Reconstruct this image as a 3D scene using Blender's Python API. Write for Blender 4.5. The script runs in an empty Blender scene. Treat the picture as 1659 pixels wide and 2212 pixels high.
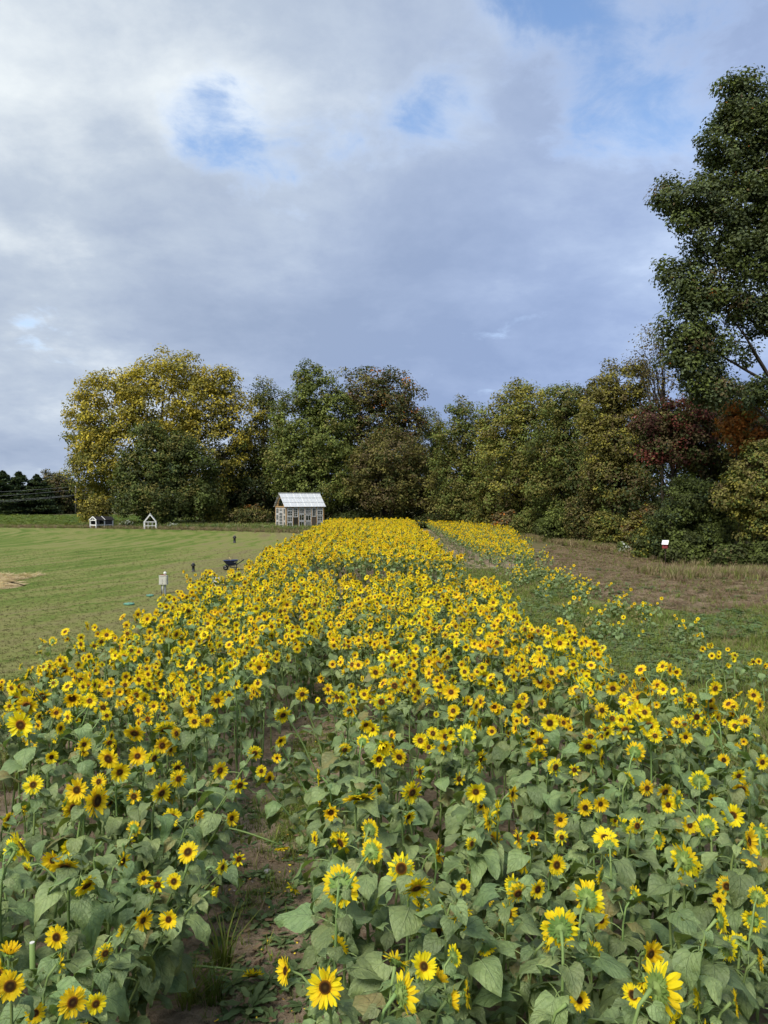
import bpy, math, random
import numpy as np
from mathutils import Matrix, Vector, Euler

R = math.radians
S = bpy.context.scene
COL = S.collection
rnd = random.Random(11)
nrg = np.random.default_rng(11)

# ------------------------------------------------------------------ camera
CAM_H = 4.0
FPX = 747.0                      # focal length in pixels of the 768 px wide picture
cam_d = bpy.data.cameras.new('camera')
cam_d.sensor_fit = 'HORIZONTAL'
cam_d.sensor_width = 36.0
cam_d.lens = 36.0 * FPX / 768.0
cam_d.clip_start = 0.05
cam_d.clip_end = 4000
cam = bpy.data.objects.new('camera', cam_d)
COL.objects.link(cam)
cam.location = (0, 0, CAM_H)
cam.rotation_euler = (R(90 - 0.92), 0, 0)
S.camera = cam

# ------------------------------------------------------------------ world, sun, exposure
SUN = Vector((-0.44, -0.62, 0.96)).normalized()
SUN_STRENGTH = 2.4
EXPOSURE = 0.96
SKY_STRENGTH = 0.12
CLOUD_GAIN = 0.545


class NT:
    """small helper for node trees"""
    def __init__(s, tree):
        s.t = tree

    def n(s, typ, **kw):
        nd = s.t.nodes.new(typ)
        for k, v in kw.items():
            if k.startswith('i_'):
                key = k[2:]
                key = int(key) if key.isdigit() else key.replace('_', ' ')
                s.set(nd.inputs[key], v)
            else:
                setattr(nd, k, v)
        return nd

    def set(s, sock, v):
        if isinstance(v, bpy.types.NodeSocket):
            s.t.links.new(v, sock)
        elif isinstance(v, (tuple, list)) and sock.type == 'RGBA' and len(v) == 3:
            sock.default_value = (*v, 1)
        else:
            sock.default_value = v

    def math(s, op, a, b=0.0, c=0.0, clamp=False):
        nd = s.t.nodes.new('ShaderNodeMath')
        nd.operation = op
        nd.use_clamp = clamp
        for i, v in enumerate((a, b, c)):
            s.set(nd.inputs[i], v)
        return nd.outputs[0]

    def vmath(s, op, a, b=(0, 0, 0)):
        nd = s.t.nodes.new('ShaderNodeVectorMath')
        nd.operation = op
        s.set(nd.inputs[0], a)
        if op == 'SCALE':
            s.set(nd.inputs['Scale'], b)
        else:
            s.set(nd.inputs[1], b)
        return nd.outputs['Value'] if op in ('DOT_PRODUCT', 'LENGTH', 'DISTANCE') else nd.outputs['Vector']

    def noise(s, vec, scale, detail=4.0, rough=0.55, dist=0.0):
        nd = s.n('ShaderNodeTexNoise', i_Scale=scale, i_Detail=detail, i_Roughness=rough, i_Distortion=dist)
        if vec is not None:
            s.set(nd.inputs['Vector'], vec)
        return nd.outputs['Fac']

    def ss(s, v, lo, hi, a=0.0, b=1.0):
        nd = s.n('ShaderNodeMapRange', interpolation_type='SMOOTHSTEP')
        for k, x in (('Value', v), ('From Min', lo), ('From Max', hi), ('To Min', a), ('To Max', b)):
            s.set(nd.inputs[k], x)
        return nd.outputs['Result']

    def mix(s, f, a, b):
        nd = s.n('ShaderNodeMix', data_type='RGBA')
        s.set(nd.inputs[0], f)
        s.set(nd.inputs[6], a)
        s.set(nd.inputs[7], b)
        return nd.outputs[2]

    def ramp(s, f, stops):
        nd = s.n('ShaderNodeValToRGB')
        e = nd.color_ramp.elements
        while len(e) < len(stops):
            e.new(0.5)
        for el, (p, c) in zip(e, stops):
            el.position = p
            el.color = (*c, 1)
        s.set(nd.inputs[0], f)
        return nd.outputs[0]


def build_world():
    w = bpy.data.worlds.new('World')
    S.world = w
    w.use_nodes = True
    t = w.node_tree
    t.nodes.clear()
    g = NT(t)
    out = g.n('ShaderNodeOutputWorld')
    sky = g.n('ShaderNodeTexSky', sky_type='NISHITA', sun_disc=False)
    sky.sun_elevation = math.asin(SUN.z)
    sky.sun_rotation = math.atan2(SUN.x, SUN.y)
    sky.air_density = 1.0
    sky.dust_density = 0.15
    sky.ozone_density = 2.5
    blue = g.vmath('SCALE', sky.outputs[0], SKY_STRENGTH)   # clear sky seen through the openings
    d = g.vmath('NORMALIZE', g.n('ShaderNodeTexCoord').outputs['Generated'])
    sep = g.n('ShaderNodeSeparateXYZ', i_0=d)
    dx, dy, dz = sep.outputs
    z = g.math('ADD', g.math('MAXIMUM', dz, 0.0), 0.30)
    cmb = g.n('ShaderNodeCombineXYZ', i_0=g.math('DIVIDE', dx, z), i_1=g.math('DIVIDE', dy, z), i_2=0.0)
    p = cmb.outputs[0]
    n1 = g.noise(g.vmath('ADD', p, (3.1, 0.4, 1.0)), 1.25, 12, 0.60, 0.15)      # cloud cover
    n2 = g.noise(g.vmath('ADD', p, (17.7, 5.3, 4.0)), 1.05, 8, 0.52, 0.2)       # broad light and dark of the cloud deck
    n3 = g.noise(g.vmath('ADD', p, (1.2, 9.1, 2.0)), 3.4, 12, 0.62, 0.15)        # wisps
    # openings in the cloud deck, as directions
    hole = None
    for (px, py, sg, am) in ((180, 112, 0.065, 0.15), (232, 130, 0.065, 0.18), (395, 128, 0.05, 0.12), (440, 112, 0.05, 0.12), (640, 128, 0.08, 0.13), (690, 96, 0.07, 0.12), (556, 0, 0.07, 0.10), (260, 180, 0.10, 0.08), (330, 195, 0.08, 0.07)):
        v = Vector(((px - 384) / FPX, 1.0, (500 - py) / FPX)).normalized()
        dist = g.vmath('DISTANCE', d, tuple(v))
        h = g.math('MULTIPLY', g.ss(dist, 0.0, sg * 1.7, 1.0, 0.0), am)
        hole = h if hole is None else g.math('ADD', hole, h)
    cov = g.ss(g.math('SUBTRACT', g.math('ADD', n1, g.math('MULTIPLY', g.math('SUBTRACT', g.noise(g.vmath('ADD', p, (4.2, 1.1, 7.0)), 6.5, 10, 0.62, 0.4), 0.5), 0.50)), hole), 0.15, 0.41)
    light = g.math('ADD', g.math('MULTIPLY', g.math('SUBTRACT', n2, 0.5), 0.95), g.math('ADD', g.math('MULTIPLY', g.math('SUBTRACT', n3, 0.5), 0.46), 0.50))
    light = g.math('ADD', light, g.math('MULTIPLY', hole, 0.38))
    # the deck is thinner and whiter towards the sun's side, bluer on the other
    side = g.ss(g.math('SUBTRACT', g.math('MULTIPLY', dz, 0.75), dx), -0.35, 0.70)
    light = g.math('ADD', light, g.math('MULTIPLY', side, 0.06))
    grey = g.ramp(light, ((0.36, (0.33, 0.40, 0.56)), (0.48, (0.40, 0.47, 0.63)), (0.58, (0.50, 0.57, 0.71)), (0.74, (0.80, 0.85, 0.93))))
    warm = g.mix(side, g.vmath('MULTIPLY', grey, (0.84, 0.95, 1.13)), g.vmath('MULTIPLY', grey, (1.02, 1.03, 0.98)))
    edge = g.math('MULTIPLY', cov, g.math('SUBTRACT', 1.0, cov))
    cl = g.vmath('ADD', warm, g.vmath('SCALE', (0.55, 0.55, 0.52), g.math('MULTIPLY', edge, 0.9)))
    cl = g.vmath('SCALE', cl, CLOUD_GAIN)
    colr = g.mix(cov, blue, cl)
    bg = g.n('ShaderNodeBackground', i_Color=colr, i_Strength=1.0)
    t.links.new(bg.outputs[0], out.inputs[0])
    w.cycles.sampling_method = 'MANUAL'
    w.cycles.sample_map_resolution = 512


build_world()
sl = bpy.data.lights.new('sun', 'SUN')
sl.energy = SUN_STRENGTH
sl.angle = R(24)
sl.color = (1.0, 0.95, 0.86)
sun = bpy.data.objects.new('sun', sl)
COL.objects.link(sun)
sun.rotation_euler = (-SUN).to_track_quat('-Z', 'Y').to_euler()
sun.location = SUN * 60

S.view_settings.view_transform = 'Standard'
S.view_settings.look = 'None'
S.view_settings.gamma = 1
S.view_settings.exposure = EXPOSURE
S.view_settings.use_curve_mapping = False
S.cycles.use_denoising = True
S.cycles.max_bounces = 6
S.cycles.diffuse_bounces = 3
S.cycles.transmission_bounces = 4
S.cycles.transparent_max_bounces = 8
S.cycles.use_adaptive_sampling = True
S.cycles.adaptive_threshold = 0.02
S.cycles.caustics_reflective = False
S.cycles.caustics_refractive = False


# ------------------------------------------------------------------ placing: photograph pixels (1659 x 2212 grid) to the ground
def gx(X, d):
    return (X * 768 / 1659 - 384) / FPX * d


def gd(Y, h=0.0):
    """distance of a point of height h that shows at row Y"""
    return FPX * (CAM_H - h) / (Y * 1024 / 2212 - 500)


def ght(Y, d):
    return CAM_H + (500 - Y * 1024 / 2212) / FPX * d


# ------------------------------------------------------------------ materials
M = {}


def material(name, fn):
    m = bpy.data.materials.new(name)
    m.use_nodes = True
    t = m.node_tree
    t.nodes.clear()
    g = NT(t)
    out = g.n('ShaderNodeOutputMaterial')
    sh = fn(g)
    t.links.new(sh, out.inputs[0])
    M[name] = m
    return m


def prin(g, col, rough=0.6, spec=0.3, metal=0.0, bump=None, bs=0.3, bd=0.02):
    b = g.n('ShaderNodeBsdfPrincipled')
    g.set(b.inputs['Base Color'], col)
    g.set(b.inputs['Roughness'], rough)
    g.set(b.inputs['Specular IOR Level'], spec)
    g.set(b.inputs['Metallic'], metal)
    if bump is not None:
        bn = g.n('ShaderNodeBump', i_Strength=bs, i_Distance=bd, i_Height=bump)
        g.t.links.new(bn.outputs[0], b.inputs['Normal'])
    return b.outputs[0]


def leafy(g, col, trans=0.28, rough=0.55, spec=0.25, bump=None, bs=0.4, bd=0.01, tint=(1.15, 1.2, 0.6)):
    a = prin(g, col, rough, spec, bump=bump, bs=bs, bd=bd)
    tr = g.n('ShaderNodeBsdfTranslucent')
    g.set(tr.inputs[0], g.vmath('MULTIPLY', col, tint))
    mx = g.n('ShaderNodeMixShader', i_0=trans)
    g.t.links.new(a, mx.inputs[1])
    g.t.links.new(tr.outputs[0], mx.inputs[2])
    return mx.outputs[0]


def jit(g, col, amount=0.3, hue=0.03):
    r = g.n('ShaderNodeObjectInfo').outputs['Random']
    h = g.n('ShaderNodeHueSaturation')
    g.set(h.inputs['Hue'], g.math('ADD', g.math('MULTIPLY', g.math('SUBTRACT', g.math('FRACT', g.math('MULTIPLY', r, 7.31)), 0.5), hue), 0.5))
    g.set(h.inputs['Value'], g.math('ADD', g.math('MULTIPLY', r, amount), 1 - amount / 2))
    g.set(h.inputs['Color'], col)
    return h.outputs[0]


def pc(g, name='pc'):
    a = g.n('ShaderNodeAttribute', attribute_name=name)
    s = g.n('ShaderNodeSeparateXYZ', i_0=a.outputs['Vector'])
    return s.outputs


def m_leaf(g):
    u, v, q = pc(g)
    au = g.math('ABSOLUTE', u)
    mid = g.ss(au, 0.02, 0.06, 1.0, 0.0)
    w = g.math('FRACT', g.math('MULTIPLY', g.math('SUBTRACT', v, g.math('MULTIPLY', au, 0.42)), 5.0))
    side = g.math('MULTIPLY', g.ss(g.math('ABSOLUTE', g.math('SUBTRACT', w, 0.5)), 0.03, 0.10, 1.0, 0.0), 0.55)
    vein = g.math('MAXIMUM', mid, side)
    pos = g.n('ShaderNodeNewGeometry')
    n = g.noise(pos.outputs['Position'], 9.0, 4, 0.6)
    n2 = g.noise(pos.outputs['Position'], 34.0, 4, 0.65)
    base = g.mix(g.ss(g.math('ADD', g.math('MULTIPLY', n, 0.6), g.math('MULTIPLY', n2, 0.4)), 0.32, 0.68), (0.090, 0.138, 0.027), (0.230, 0.300, 0.080))
    spot = g.ss(g.noise(pos.outputs['Position'], 3.1, 5, 0.7), 0.66, 0.76)
    base = g.mix(g.math('MULTIPLY', spot, 0.6), base, (0.15, 0.13, 0.05))
    col = g.mix(g.math('MULTIPLY', vein, 0.55), base, (0.30, 0.38, 0.16))
    col = g.mix(g.math('MULTIPLY', pos.outputs['Backfacing'], 0.45), col, (0.19, 0.27, 0.13))
    col = jit(g, col, 0.6, 0.04)
    old = g.ss(g.math('FRACT', g.math('MULTIPLY', g.n('ShaderNodeObjectInfo').outputs['Random'], 13.7)), 0.90, 0.97)
    col = g.mix(g.math('MULTIPLY', old, g.ss(n, 0.30, 0.60, 0.35, 1.0)), col, (0.25, 0.21, 0.075))
    # petiole (q = 1) is pale
    col = g.mix(q, col, (0.24, 0.33, 0.11))
    hgt = g.math('SUBTRACT', g.math('ADD', n, g.math('MULTIPLY', n2, 0.8)), g.math('MULTIPLY', vein, 0.38))
    return leafy(g, col, 0.24, 0.46, 0.5, hgt, 0.9, 0.02)


def m_stem(g):
    pos = g.n('ShaderNodeNewGeometry').outputs['Position']
    col = g.mix(g.noise(pos, 14, 3), (0.12, 0.20, 0.055), (0.22, 0.30, 0.10))
    return prin(g, jit(g, col, 0.3), 0.6, 0.25)


def m_petal(g):
    u, t, q = pc(g)
    pos = g.n('ShaderNodeNewGeometry').outputs['Position']
    col = g.mix(g.ss(t, -0.1, 0.38), (0.92, 0.54, 0.008), (0.95, 0.75, 0.016))
    col = g.mix(g.math('MULTIPLY', g.noise(pos, 22, 3), 0.5), col, (0.95, 0.79, 0.03))
    stripe = g.noise(g.n('ShaderNodeCombineXYZ', i_0=g.math('MULTIPLY', u, 4.0), i_1=g.math('MULTIPLY', t, 0.6), i_2=q).outputs[0], 3.0, 3)
    return leafy(g, jit(g, col, 0.16, 0.025), 0.42, 0.5, 0.2, stripe, 0.6, 0.006, tint=(1.0, 0.95, 0.8))


def m_disc(g):
    r, th, q = pc(g)
    pos = g.n('ShaderNodeTexCoord').outputs['Object']
    n = g.noise(pos, 60, 3, 0.6)
    rr = g.math('ADD', r, g.math('MULTIPLY', g.math('SUBTRACT', n, 0.5), 0.25))
    col = g.ramp(rr, ((0.0, (0.16, 0.11, 0.022)), (0.28, (0.10, 0.055, 0.012)), (0.42, (0.058, 0.027, 0.007)), (0.68, (0.085, 0.036, 0.007)), (0.86, (0.30, 0.125, 0.011)), (1.0, (0.50, 0.26, 0.012))))
    vor = g.n('ShaderNodeTexVoronoi', i_Scale=70.0, i_Vector=pos)
    return prin(g, jit(g, col, 0.5, 0.02), 0.75, 0.15, bump=vor.outputs['Distance'], bs=0.9, bd=0.01)


def m_sepal(g):
    u, t, q = pc(g)
    col = g.mix(t, (0.26, 0.36, 0.11), (0.15, 0.27, 0.05))
    return leafy(g, jit(g, col, 0.25), 0.15, 0.6, 0.2)


def m_crown(g):
    a = g.n('ShaderNodeAttribute', attribute_name='Col')
    return leafy(g, a.outputs['Color'], 0.25, 0.6, 0.2)


def m_bark(g):
    p = g.n('ShaderNodeTexCoord').outputs['Object']
    n = g.noise(g.vmath('MULTIPLY', p, (1, 1, 0.25)), 6, 6, 0.65)
    col = g.ramp(n, ((0.3, (0.018, 0.014, 0.010)), (0.7, (0.075, 0.062, 0.048))))
    return prin(g, col, 0.9, 0.1, bump=n, bs=0.8, bd=0.05)


def gpos(g):
    return g.n('ShaderNodeNewGeometry').outputs['Position']


def m_soil(g):
    p = gpos(g)
    a = g.noise(p, 0.9, 5, 0.6)
    b = g.noise(p, 14, 6, 0.65)
    c = g.noise(p, 70, 3, 0.6)
    col = g.ramp(g.math('ADD', g.math('MULTIPLY', a, 0.45), g.math('MULTIPLY', b, 0.55)), ((0.30, (0.105, 0.076, 0.050)), (0.48, (0.235, 0.178, 0.122)), (0.70, (0.38, 0.305, 0.22))))
    col = g.mix(g.ss(c, 0.62, 0.72), col, (0.30, 0.25, 0.20))
    h = g.math('ADD', g.math('MULTIPLY', b, 1.0), g.math('MULTIPLY', c, 0.4))
    return prin(g, col, 0.95, 0.1, bump=h, bs=1.0, bd=0.05)


def m_ground(g):
    p = gpos(g)
    a = g.noise(p, 0.12, 6, 0.6)
    b = g.noise(p, 3.0, 6, 0.7)
    col = g.mix(g.ss(a, 0.4, 0.6), (0.105, 0.095, 0.042), (0.060, 0.085, 0.026))
    col = g.mix(g.ss(b, 0.4, 0.75), col, (0.17, 0.13, 0.075))
    return prin(g, col, 0.95, 0.1, bump=b, bs=1.0, bd=0.1)


def m_lawn(g):
    p = gpos(g)
    sep = g.n('ShaderNodeSeparateXYZ', i_0=p)
    warp = g.math('MULTIPLY', g.math('SUBTRACT', g.noise(p, 0.14, 4, 0.6), 0.5), 4.5)
    s = g.math('ADD', g.vmath('DISTANCE', p, (-102.0, 72.0, 0.0)), warp)
    st = g.math('SINE', g.math('MULTIPLY', s, 3.6))
    st2 = g.math('SINE', g.math('MULTIPLY', s, 6.1))
    pat = g.noise(g.vmath('MULTIPLY', p, (1.0, 0.45, 1.0)), 0.16, 5, 0.62)
    streak = g.noise(g.n('ShaderNodeCombineXYZ', i_0=s, i_1=g.math('MULTIPLY', sep.outputs[1], 0.06), i_2=0.0).outputs[0], 0.9, 5, 0.65)
    fine = g.noise(p, 5.0, 6, 0.72)
    blade = g.noise(p, 45.0, 3, 0.6)
    f = g.math('ADD', g.math('MULTIPLY', st, 0.030), g.math('MULTIPLY', st2, 0.012))
    f = g.math('ADD', f, g.math('ADD', g.math('MULTIPLY', pat, 0.42), g.math('MULTIPLY', streak, 0.58)))
    f = g.math('ADD', f, g.math('MULTIPLY', g.math('SUBTRACT', fine, 0.5), 0.36))
    # drier turf on the sandy ground next to the flower field and at the mown edge
    dry = g.ss(g.math('ADD', g.math('ADD', sep.outputs[0], g.math('MULTIPLY', sep.outputs[1], 0.08)), g.math('MULTIPLY', pat, 9.0)), -11.0, 2.5)
    dry = g.math('MAXIMUM', dry, g.ss(g.math('ADD', sep.outputs[1], g.math('MULTIPLY', pat, -22.0)), 19.0, -4.0))
    f = g.math('ADD', f, g.math('MULTIPLY', dry, 0.13))
    col = g.ramp(f, ((0.39, (0.075, 0.125, 0.018)), (0.47, (0.120, 0.160, 0.032)), (0.56, (0.190, 0.195, 0.062)), (0.74, (0.175, 0.145, 0.072))))
    col = g.mix(g.math('MULTIPLY', g.ss(blade, 0.45, 0.75), 0.35), col, g.vmath('MULTIPLY', col, (0.55, 0.62, 0.5)))
    return prin(g, col, 0.9, 0.12, bump=g.math('ADD', fine, g.math('MULTIPLY', blade, 0.5)), bs=0.9, bd=0.06)


def m_crop(g):
    p = gpos(g)
    n = g.noise(g.vmath('MULTIPLY', p, (0.3, 1, 1)), 0.8, 6, 0.65)
    col = g.ramp(n, ((0.3, (0.045, 0.095, 0.022)), (0.7, (0.10, 0.17, 0.045))))
    return prin(g, col, 0.9, 0.1, bump=n, bs=0.8, bd=0.2)


def m_weedy(g):
    p = gpos(g)
    a = g.noise(p, 0.35, 6, 0.62)
    b = g.noise(p, 8.0, 6, 0.7)
    col = g.mix(g.ss(a, 0.42, 0.60), (0.105, 0.150, 0.030), (0.160, 0.160, 0.055))
    col = g.mix(g.ss(b, 0.5, 0.75), col, (0.16, 0.135, 0.07))
    return prin(g, col, 0.95, 0.1, bump=b, bs=1.0, bd=0.08)


def m_mulch(g):
    p = gpos(g)
    a = g.noise(p, 0.5, 6, 0.6)
    b = g.noise(g.vmath('MULTIPLY', p, (1.0, 2.2, 1.0)), 5.0, 7, 0.72)
    col = g.ramp(b, ((0.32, (0.10, 0.072, 0.043)), (0.52, (0.225, 0.170, 0.108)), (0.70, (0.36, 0.29, 0.195))))
    col = g.mix(g.math('MULTIPLY', g.ss(a, 0.48, 0.66), 0.55), col, (0.085, 0.105, 0.035))
    return prin(g, col, 0.95, 0.1, bump=b, bs=1.0, bd=0.08)


def m_straw(g):
    p = gpos(g)
    b = g.noise(g.vmath('MULTIPLY', p, (0.6, 2.0, 1.0)), 4.0, 7, 0.75)
    col = g.ramp(b, ((0.32, (0.14, 0.10, 0.055)), (0.48, (0.32, 0.24, 0.13)), (0.62, (0.62, 0.50, 0.29))))
    return prin(g, col, 0.95, 0.1, bump=b, bs=1.0, bd=0.08)


def m_grass(c0, c1):
    def f(g):
        u, t, q = pc(g)
        col = g.mix(t, c0, c1)
        return leafy(g, jit(g, col, 0.6, 0.05), 0.25, 0.6, 0.2)
    return f


def m_plain(col, rough=0.6, spec=0.3, metal=0.0, nz=0.25, sc=8.0):
    def f(g):
        p = g.n('ShaderNodeTexCoord').outputs['Object']
        n = g.noise(p, sc, 5, 0.6)
        c = g.mix(g.ss(n, 0.3, 0.7), tuple(x * (1 - nz) for x in col), tuple(min(1, x * (1 + nz * 0.5)) for x in col))
        return prin(g, c, rough, spec, metal, bump=n, bs=0.15, bd=0.01)
    return f


def m_wood(c0, c1):
    def f(g):
        p = g.n('ShaderNodeTexCoord').outputs['Object']
        n = g.noise(g.vmath('MULTIPLY', p, (1, 1, 0.15)), 12, 5, 0.6)
        return prin(g, g.mix(n, c0, c1), 0.75, 0.2, bump=n, bs=0.3, bd=0.01)
    return f


def m_glass(g):
    fr = g.n('ShaderNodeFresnel', i_IOR=1.5)
    tr = g.n('ShaderNodeBsdfTransparent', i_Color=(0.82, 0.87, 0.86, 1))
    gl = g.n('ShaderNodeBsdfGlossy', i_Roughness=0.05)
    mx = g.n('ShaderNodeMixShader', i_0=g.math('ADD', g.math('MULTIPLY', fr.outputs[0], 0.8), 0.01))
    g.t.links.new(tr.outputs[0], mx.inputs[1])
    g.t.links.new(gl.outputs[0], mx.inputs[2])
    return mx.outputs[0]


def m_poly(g):
    p = g.n('ShaderNodeTexCoord').outputs['Object']
    w = g.noise(g.vmath('MULTIPLY', p, (26, 0.6, 0.6)), 1.0, 3)
    a = prin(g, g.mix(g.ss(w, 0.35, 0.65), (0.60, 0.63, 0.66), (0.76, 0.78, 0.80)), 0.18, 0.7)
    tr = g.n('ShaderNodeBsdfTransparent', i_Color=(0.8, 0.82, 0.84, 1))
    mx = g.n('ShaderNodeMixShader', i_0=0.28)
    g.t.links.new(a, mx.inputs[1])
    g.t.links.new(tr.outputs[0], mx.inputs[2])
    return mx.outputs[0]


material('leaf', m_leaf)
material('stem', m_stem)
material('petal', m_petal)
material('disc', m_disc)
material('sepal', m_sepal)
material('crown', m_crown)
material('bark', m_bark)
material('soil', m_soil)
material('ground', m_ground)
material('lawn', m_lawn)
material('crop', m_crop)
material('weedy', m_weedy)
material('mulch', m_mulch)
material('straw', m_straw)
material('turf', m_grass((0.075, 0.088, 0.026), (0.150, 0.152, 0.052)))
material('turfdry', m_grass((0.085, 0.07, 0.034), (0.18, 0.145, 0.075)))
material('grass', m_grass((0.095, 0.130, 0.022), (0.205, 0.255, 0.055)))
material('weed', m_grass((0.080, 0.125, 0.042), (0.165, 0.230, 0.100)))
material('dry', m_grass((0.15, 0.112, 0.060), (0.31, 0.24, 0.14)))
material('strawbit', m_grass((0.42, 0.32, 0.17), (0.66, 0.54, 0.32)))
material('fallen', m_grass((0.75, 0.48, 0.03), (0.85, 0.60, 0.05)))
material('litter', m_grass((0.12, 0.08, 0.045), (0.26, 0.19, 0.115)))
material('pebble', m_plain((0.30, 0.25, 0.21), 0.85, 0.2))
material('greystone', m_plain((0.34, 0.33, 0.33), 0.85, 0.2))
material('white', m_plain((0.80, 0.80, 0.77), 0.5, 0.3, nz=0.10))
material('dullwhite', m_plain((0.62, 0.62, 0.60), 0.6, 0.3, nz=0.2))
material('timber', m_wood((0.34, 0.20, 0.085), (0.52, 0.34, 0.16)))
material('oldwood', m_wood((0.06, 0.045, 0.033), (0.14, 0.11, 0.08)))
material('polewood', m_wood((0.09, 0.075, 0.06), (0.17, 0.145, 0.12)))
material('glass', m_glass)
material('polycarb', m_poly)
material('darkpanel', m_plain((0.035, 0.032, 0.022), 0.6))
material('navy', m_plain((0.012, 0.022, 0.085), 0.35, 0.5, nz=0.15))
material('black', m_plain((0.012, 0.012, 0.016), 0.45, 0.4))
material('hydrantcap', m_plain((0.05, 0.05, 0.055), 0.5, 0.4))
material('rust', m_plain((0.06, 0.04, 0.03), 0.8))
material('beige', m_plain((0.50, 0.49, 0.42), 0.5, 0.35, nz=0.1))
material('galv', m_plain((0.30, 0.31, 0.32), 0.45, 0.5, 0.5))
material('red', m_plain((0.20, 0.035, 0.035), 0.6))
material('pink', m_plain((0.75, 0.42, 0.40), 0.4))
material('lid', m_plain((0.11, 0.27, 0.19), 0.6))
material('cable', m_plain((0.20, 0.21, 0.22), 0.6))
material('roofdark', m_plain((0.020, 0.018, 0.018), 0.7))
material('mesh', m_plain((0.05, 0.05, 0.05), 0.7))


# ------------------------------------------------------------------ mesh helpers
def new_mesh(name, V, F, mats, mi=None, smooth=True, attr=None, col=None):
    """V (n,3); F list of tuples or (m,k) array; attr (n,3) point vectors 'pc'; col (n,3) point colours 'Col'"""
    me = bpy.data.meshes.new(name)
    V = np.asarray(V, dtype=np.float32)
    me.vertices.add(len(V))
    me.vertices.foreach_set('co', V.ravel())
    if isinstance(F, np.ndarray):
        k = F.shape[1]
        tot = np.full(len(F), k, dtype=np.int32)
        idx = F.astype(np.int32).ravel()
    else:
        tot = np.array([len(f) for f in F], dtype=np.int32)
        idx = np.array([i for f in F for i in f], dtype=np.int32)
    me.loops.add(len(idx))
    me.loops.foreach_set('vertex_index', idx)
    me.polygons.add(len(tot))
    st = np.zeros(len(tot), dtype=np.int32)
    st[1:] = np.cumsum(tot)[:-1]
    me.polygons.foreach_set('loop_start', st)
    me.polygons.foreach_set('loop_total', tot)
    me.polygons.foreach_set('use_smooth', np.full(len(tot), bool(smooth)))
    for m in (mats if isinstance(mats, (list, tuple)) else [mats]):
        me.materials.append(M[m])
    if mi is not None:
        me.polygons.foreach_set('material_index', np.asarray(mi, dtype=np.int32))
    if attr is not None:
        a = me.attributes.new('pc', 'FLOAT_VECTOR', 'POINT')
        a.data.foreach_set('vector', np.asarray(attr, dtype=np.float32).ravel())
    if col is not None:
        a = me.attributes.new('Col', 'FLOAT_COLOR', 'POINT')
        c = np.ones((len(V), 4), dtype=np.float32)
        c[:, :3] = col
        a.data.foreach_set('color', c.ravel())
    me.update(calc_edges=True)
    return me


def link(name, data, parent=None, loc=None, mat=None):
    o = bpy.data.objects.new(name, data)
    COL.objects.link(o)
    if parent is not None:
        o.parent = parent
    if mat is not None:
        o.matrix_local = mat
    elif loc is not None:
        o.location = loc
    return o


def tag(o, label, cat=None, group=None, kind=None):
    if label:
        o['label'] = label
    if cat:
        o['category'] = cat
    if group:
        o['group'] = group
    if kind:
        o['kind'] = kind
    return o


def thing(name, label, cat, loc=(0, 0, 0), rz=0.0, group=None):
    o = bpy.data.objects.new(name, None)
    o.empty_display_size = 0.2
    COL.objects.link(o)
    o.location = loc
    o.rotation_euler = (0, 0, rz)
    return tag(o, label, cat, group)


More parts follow.
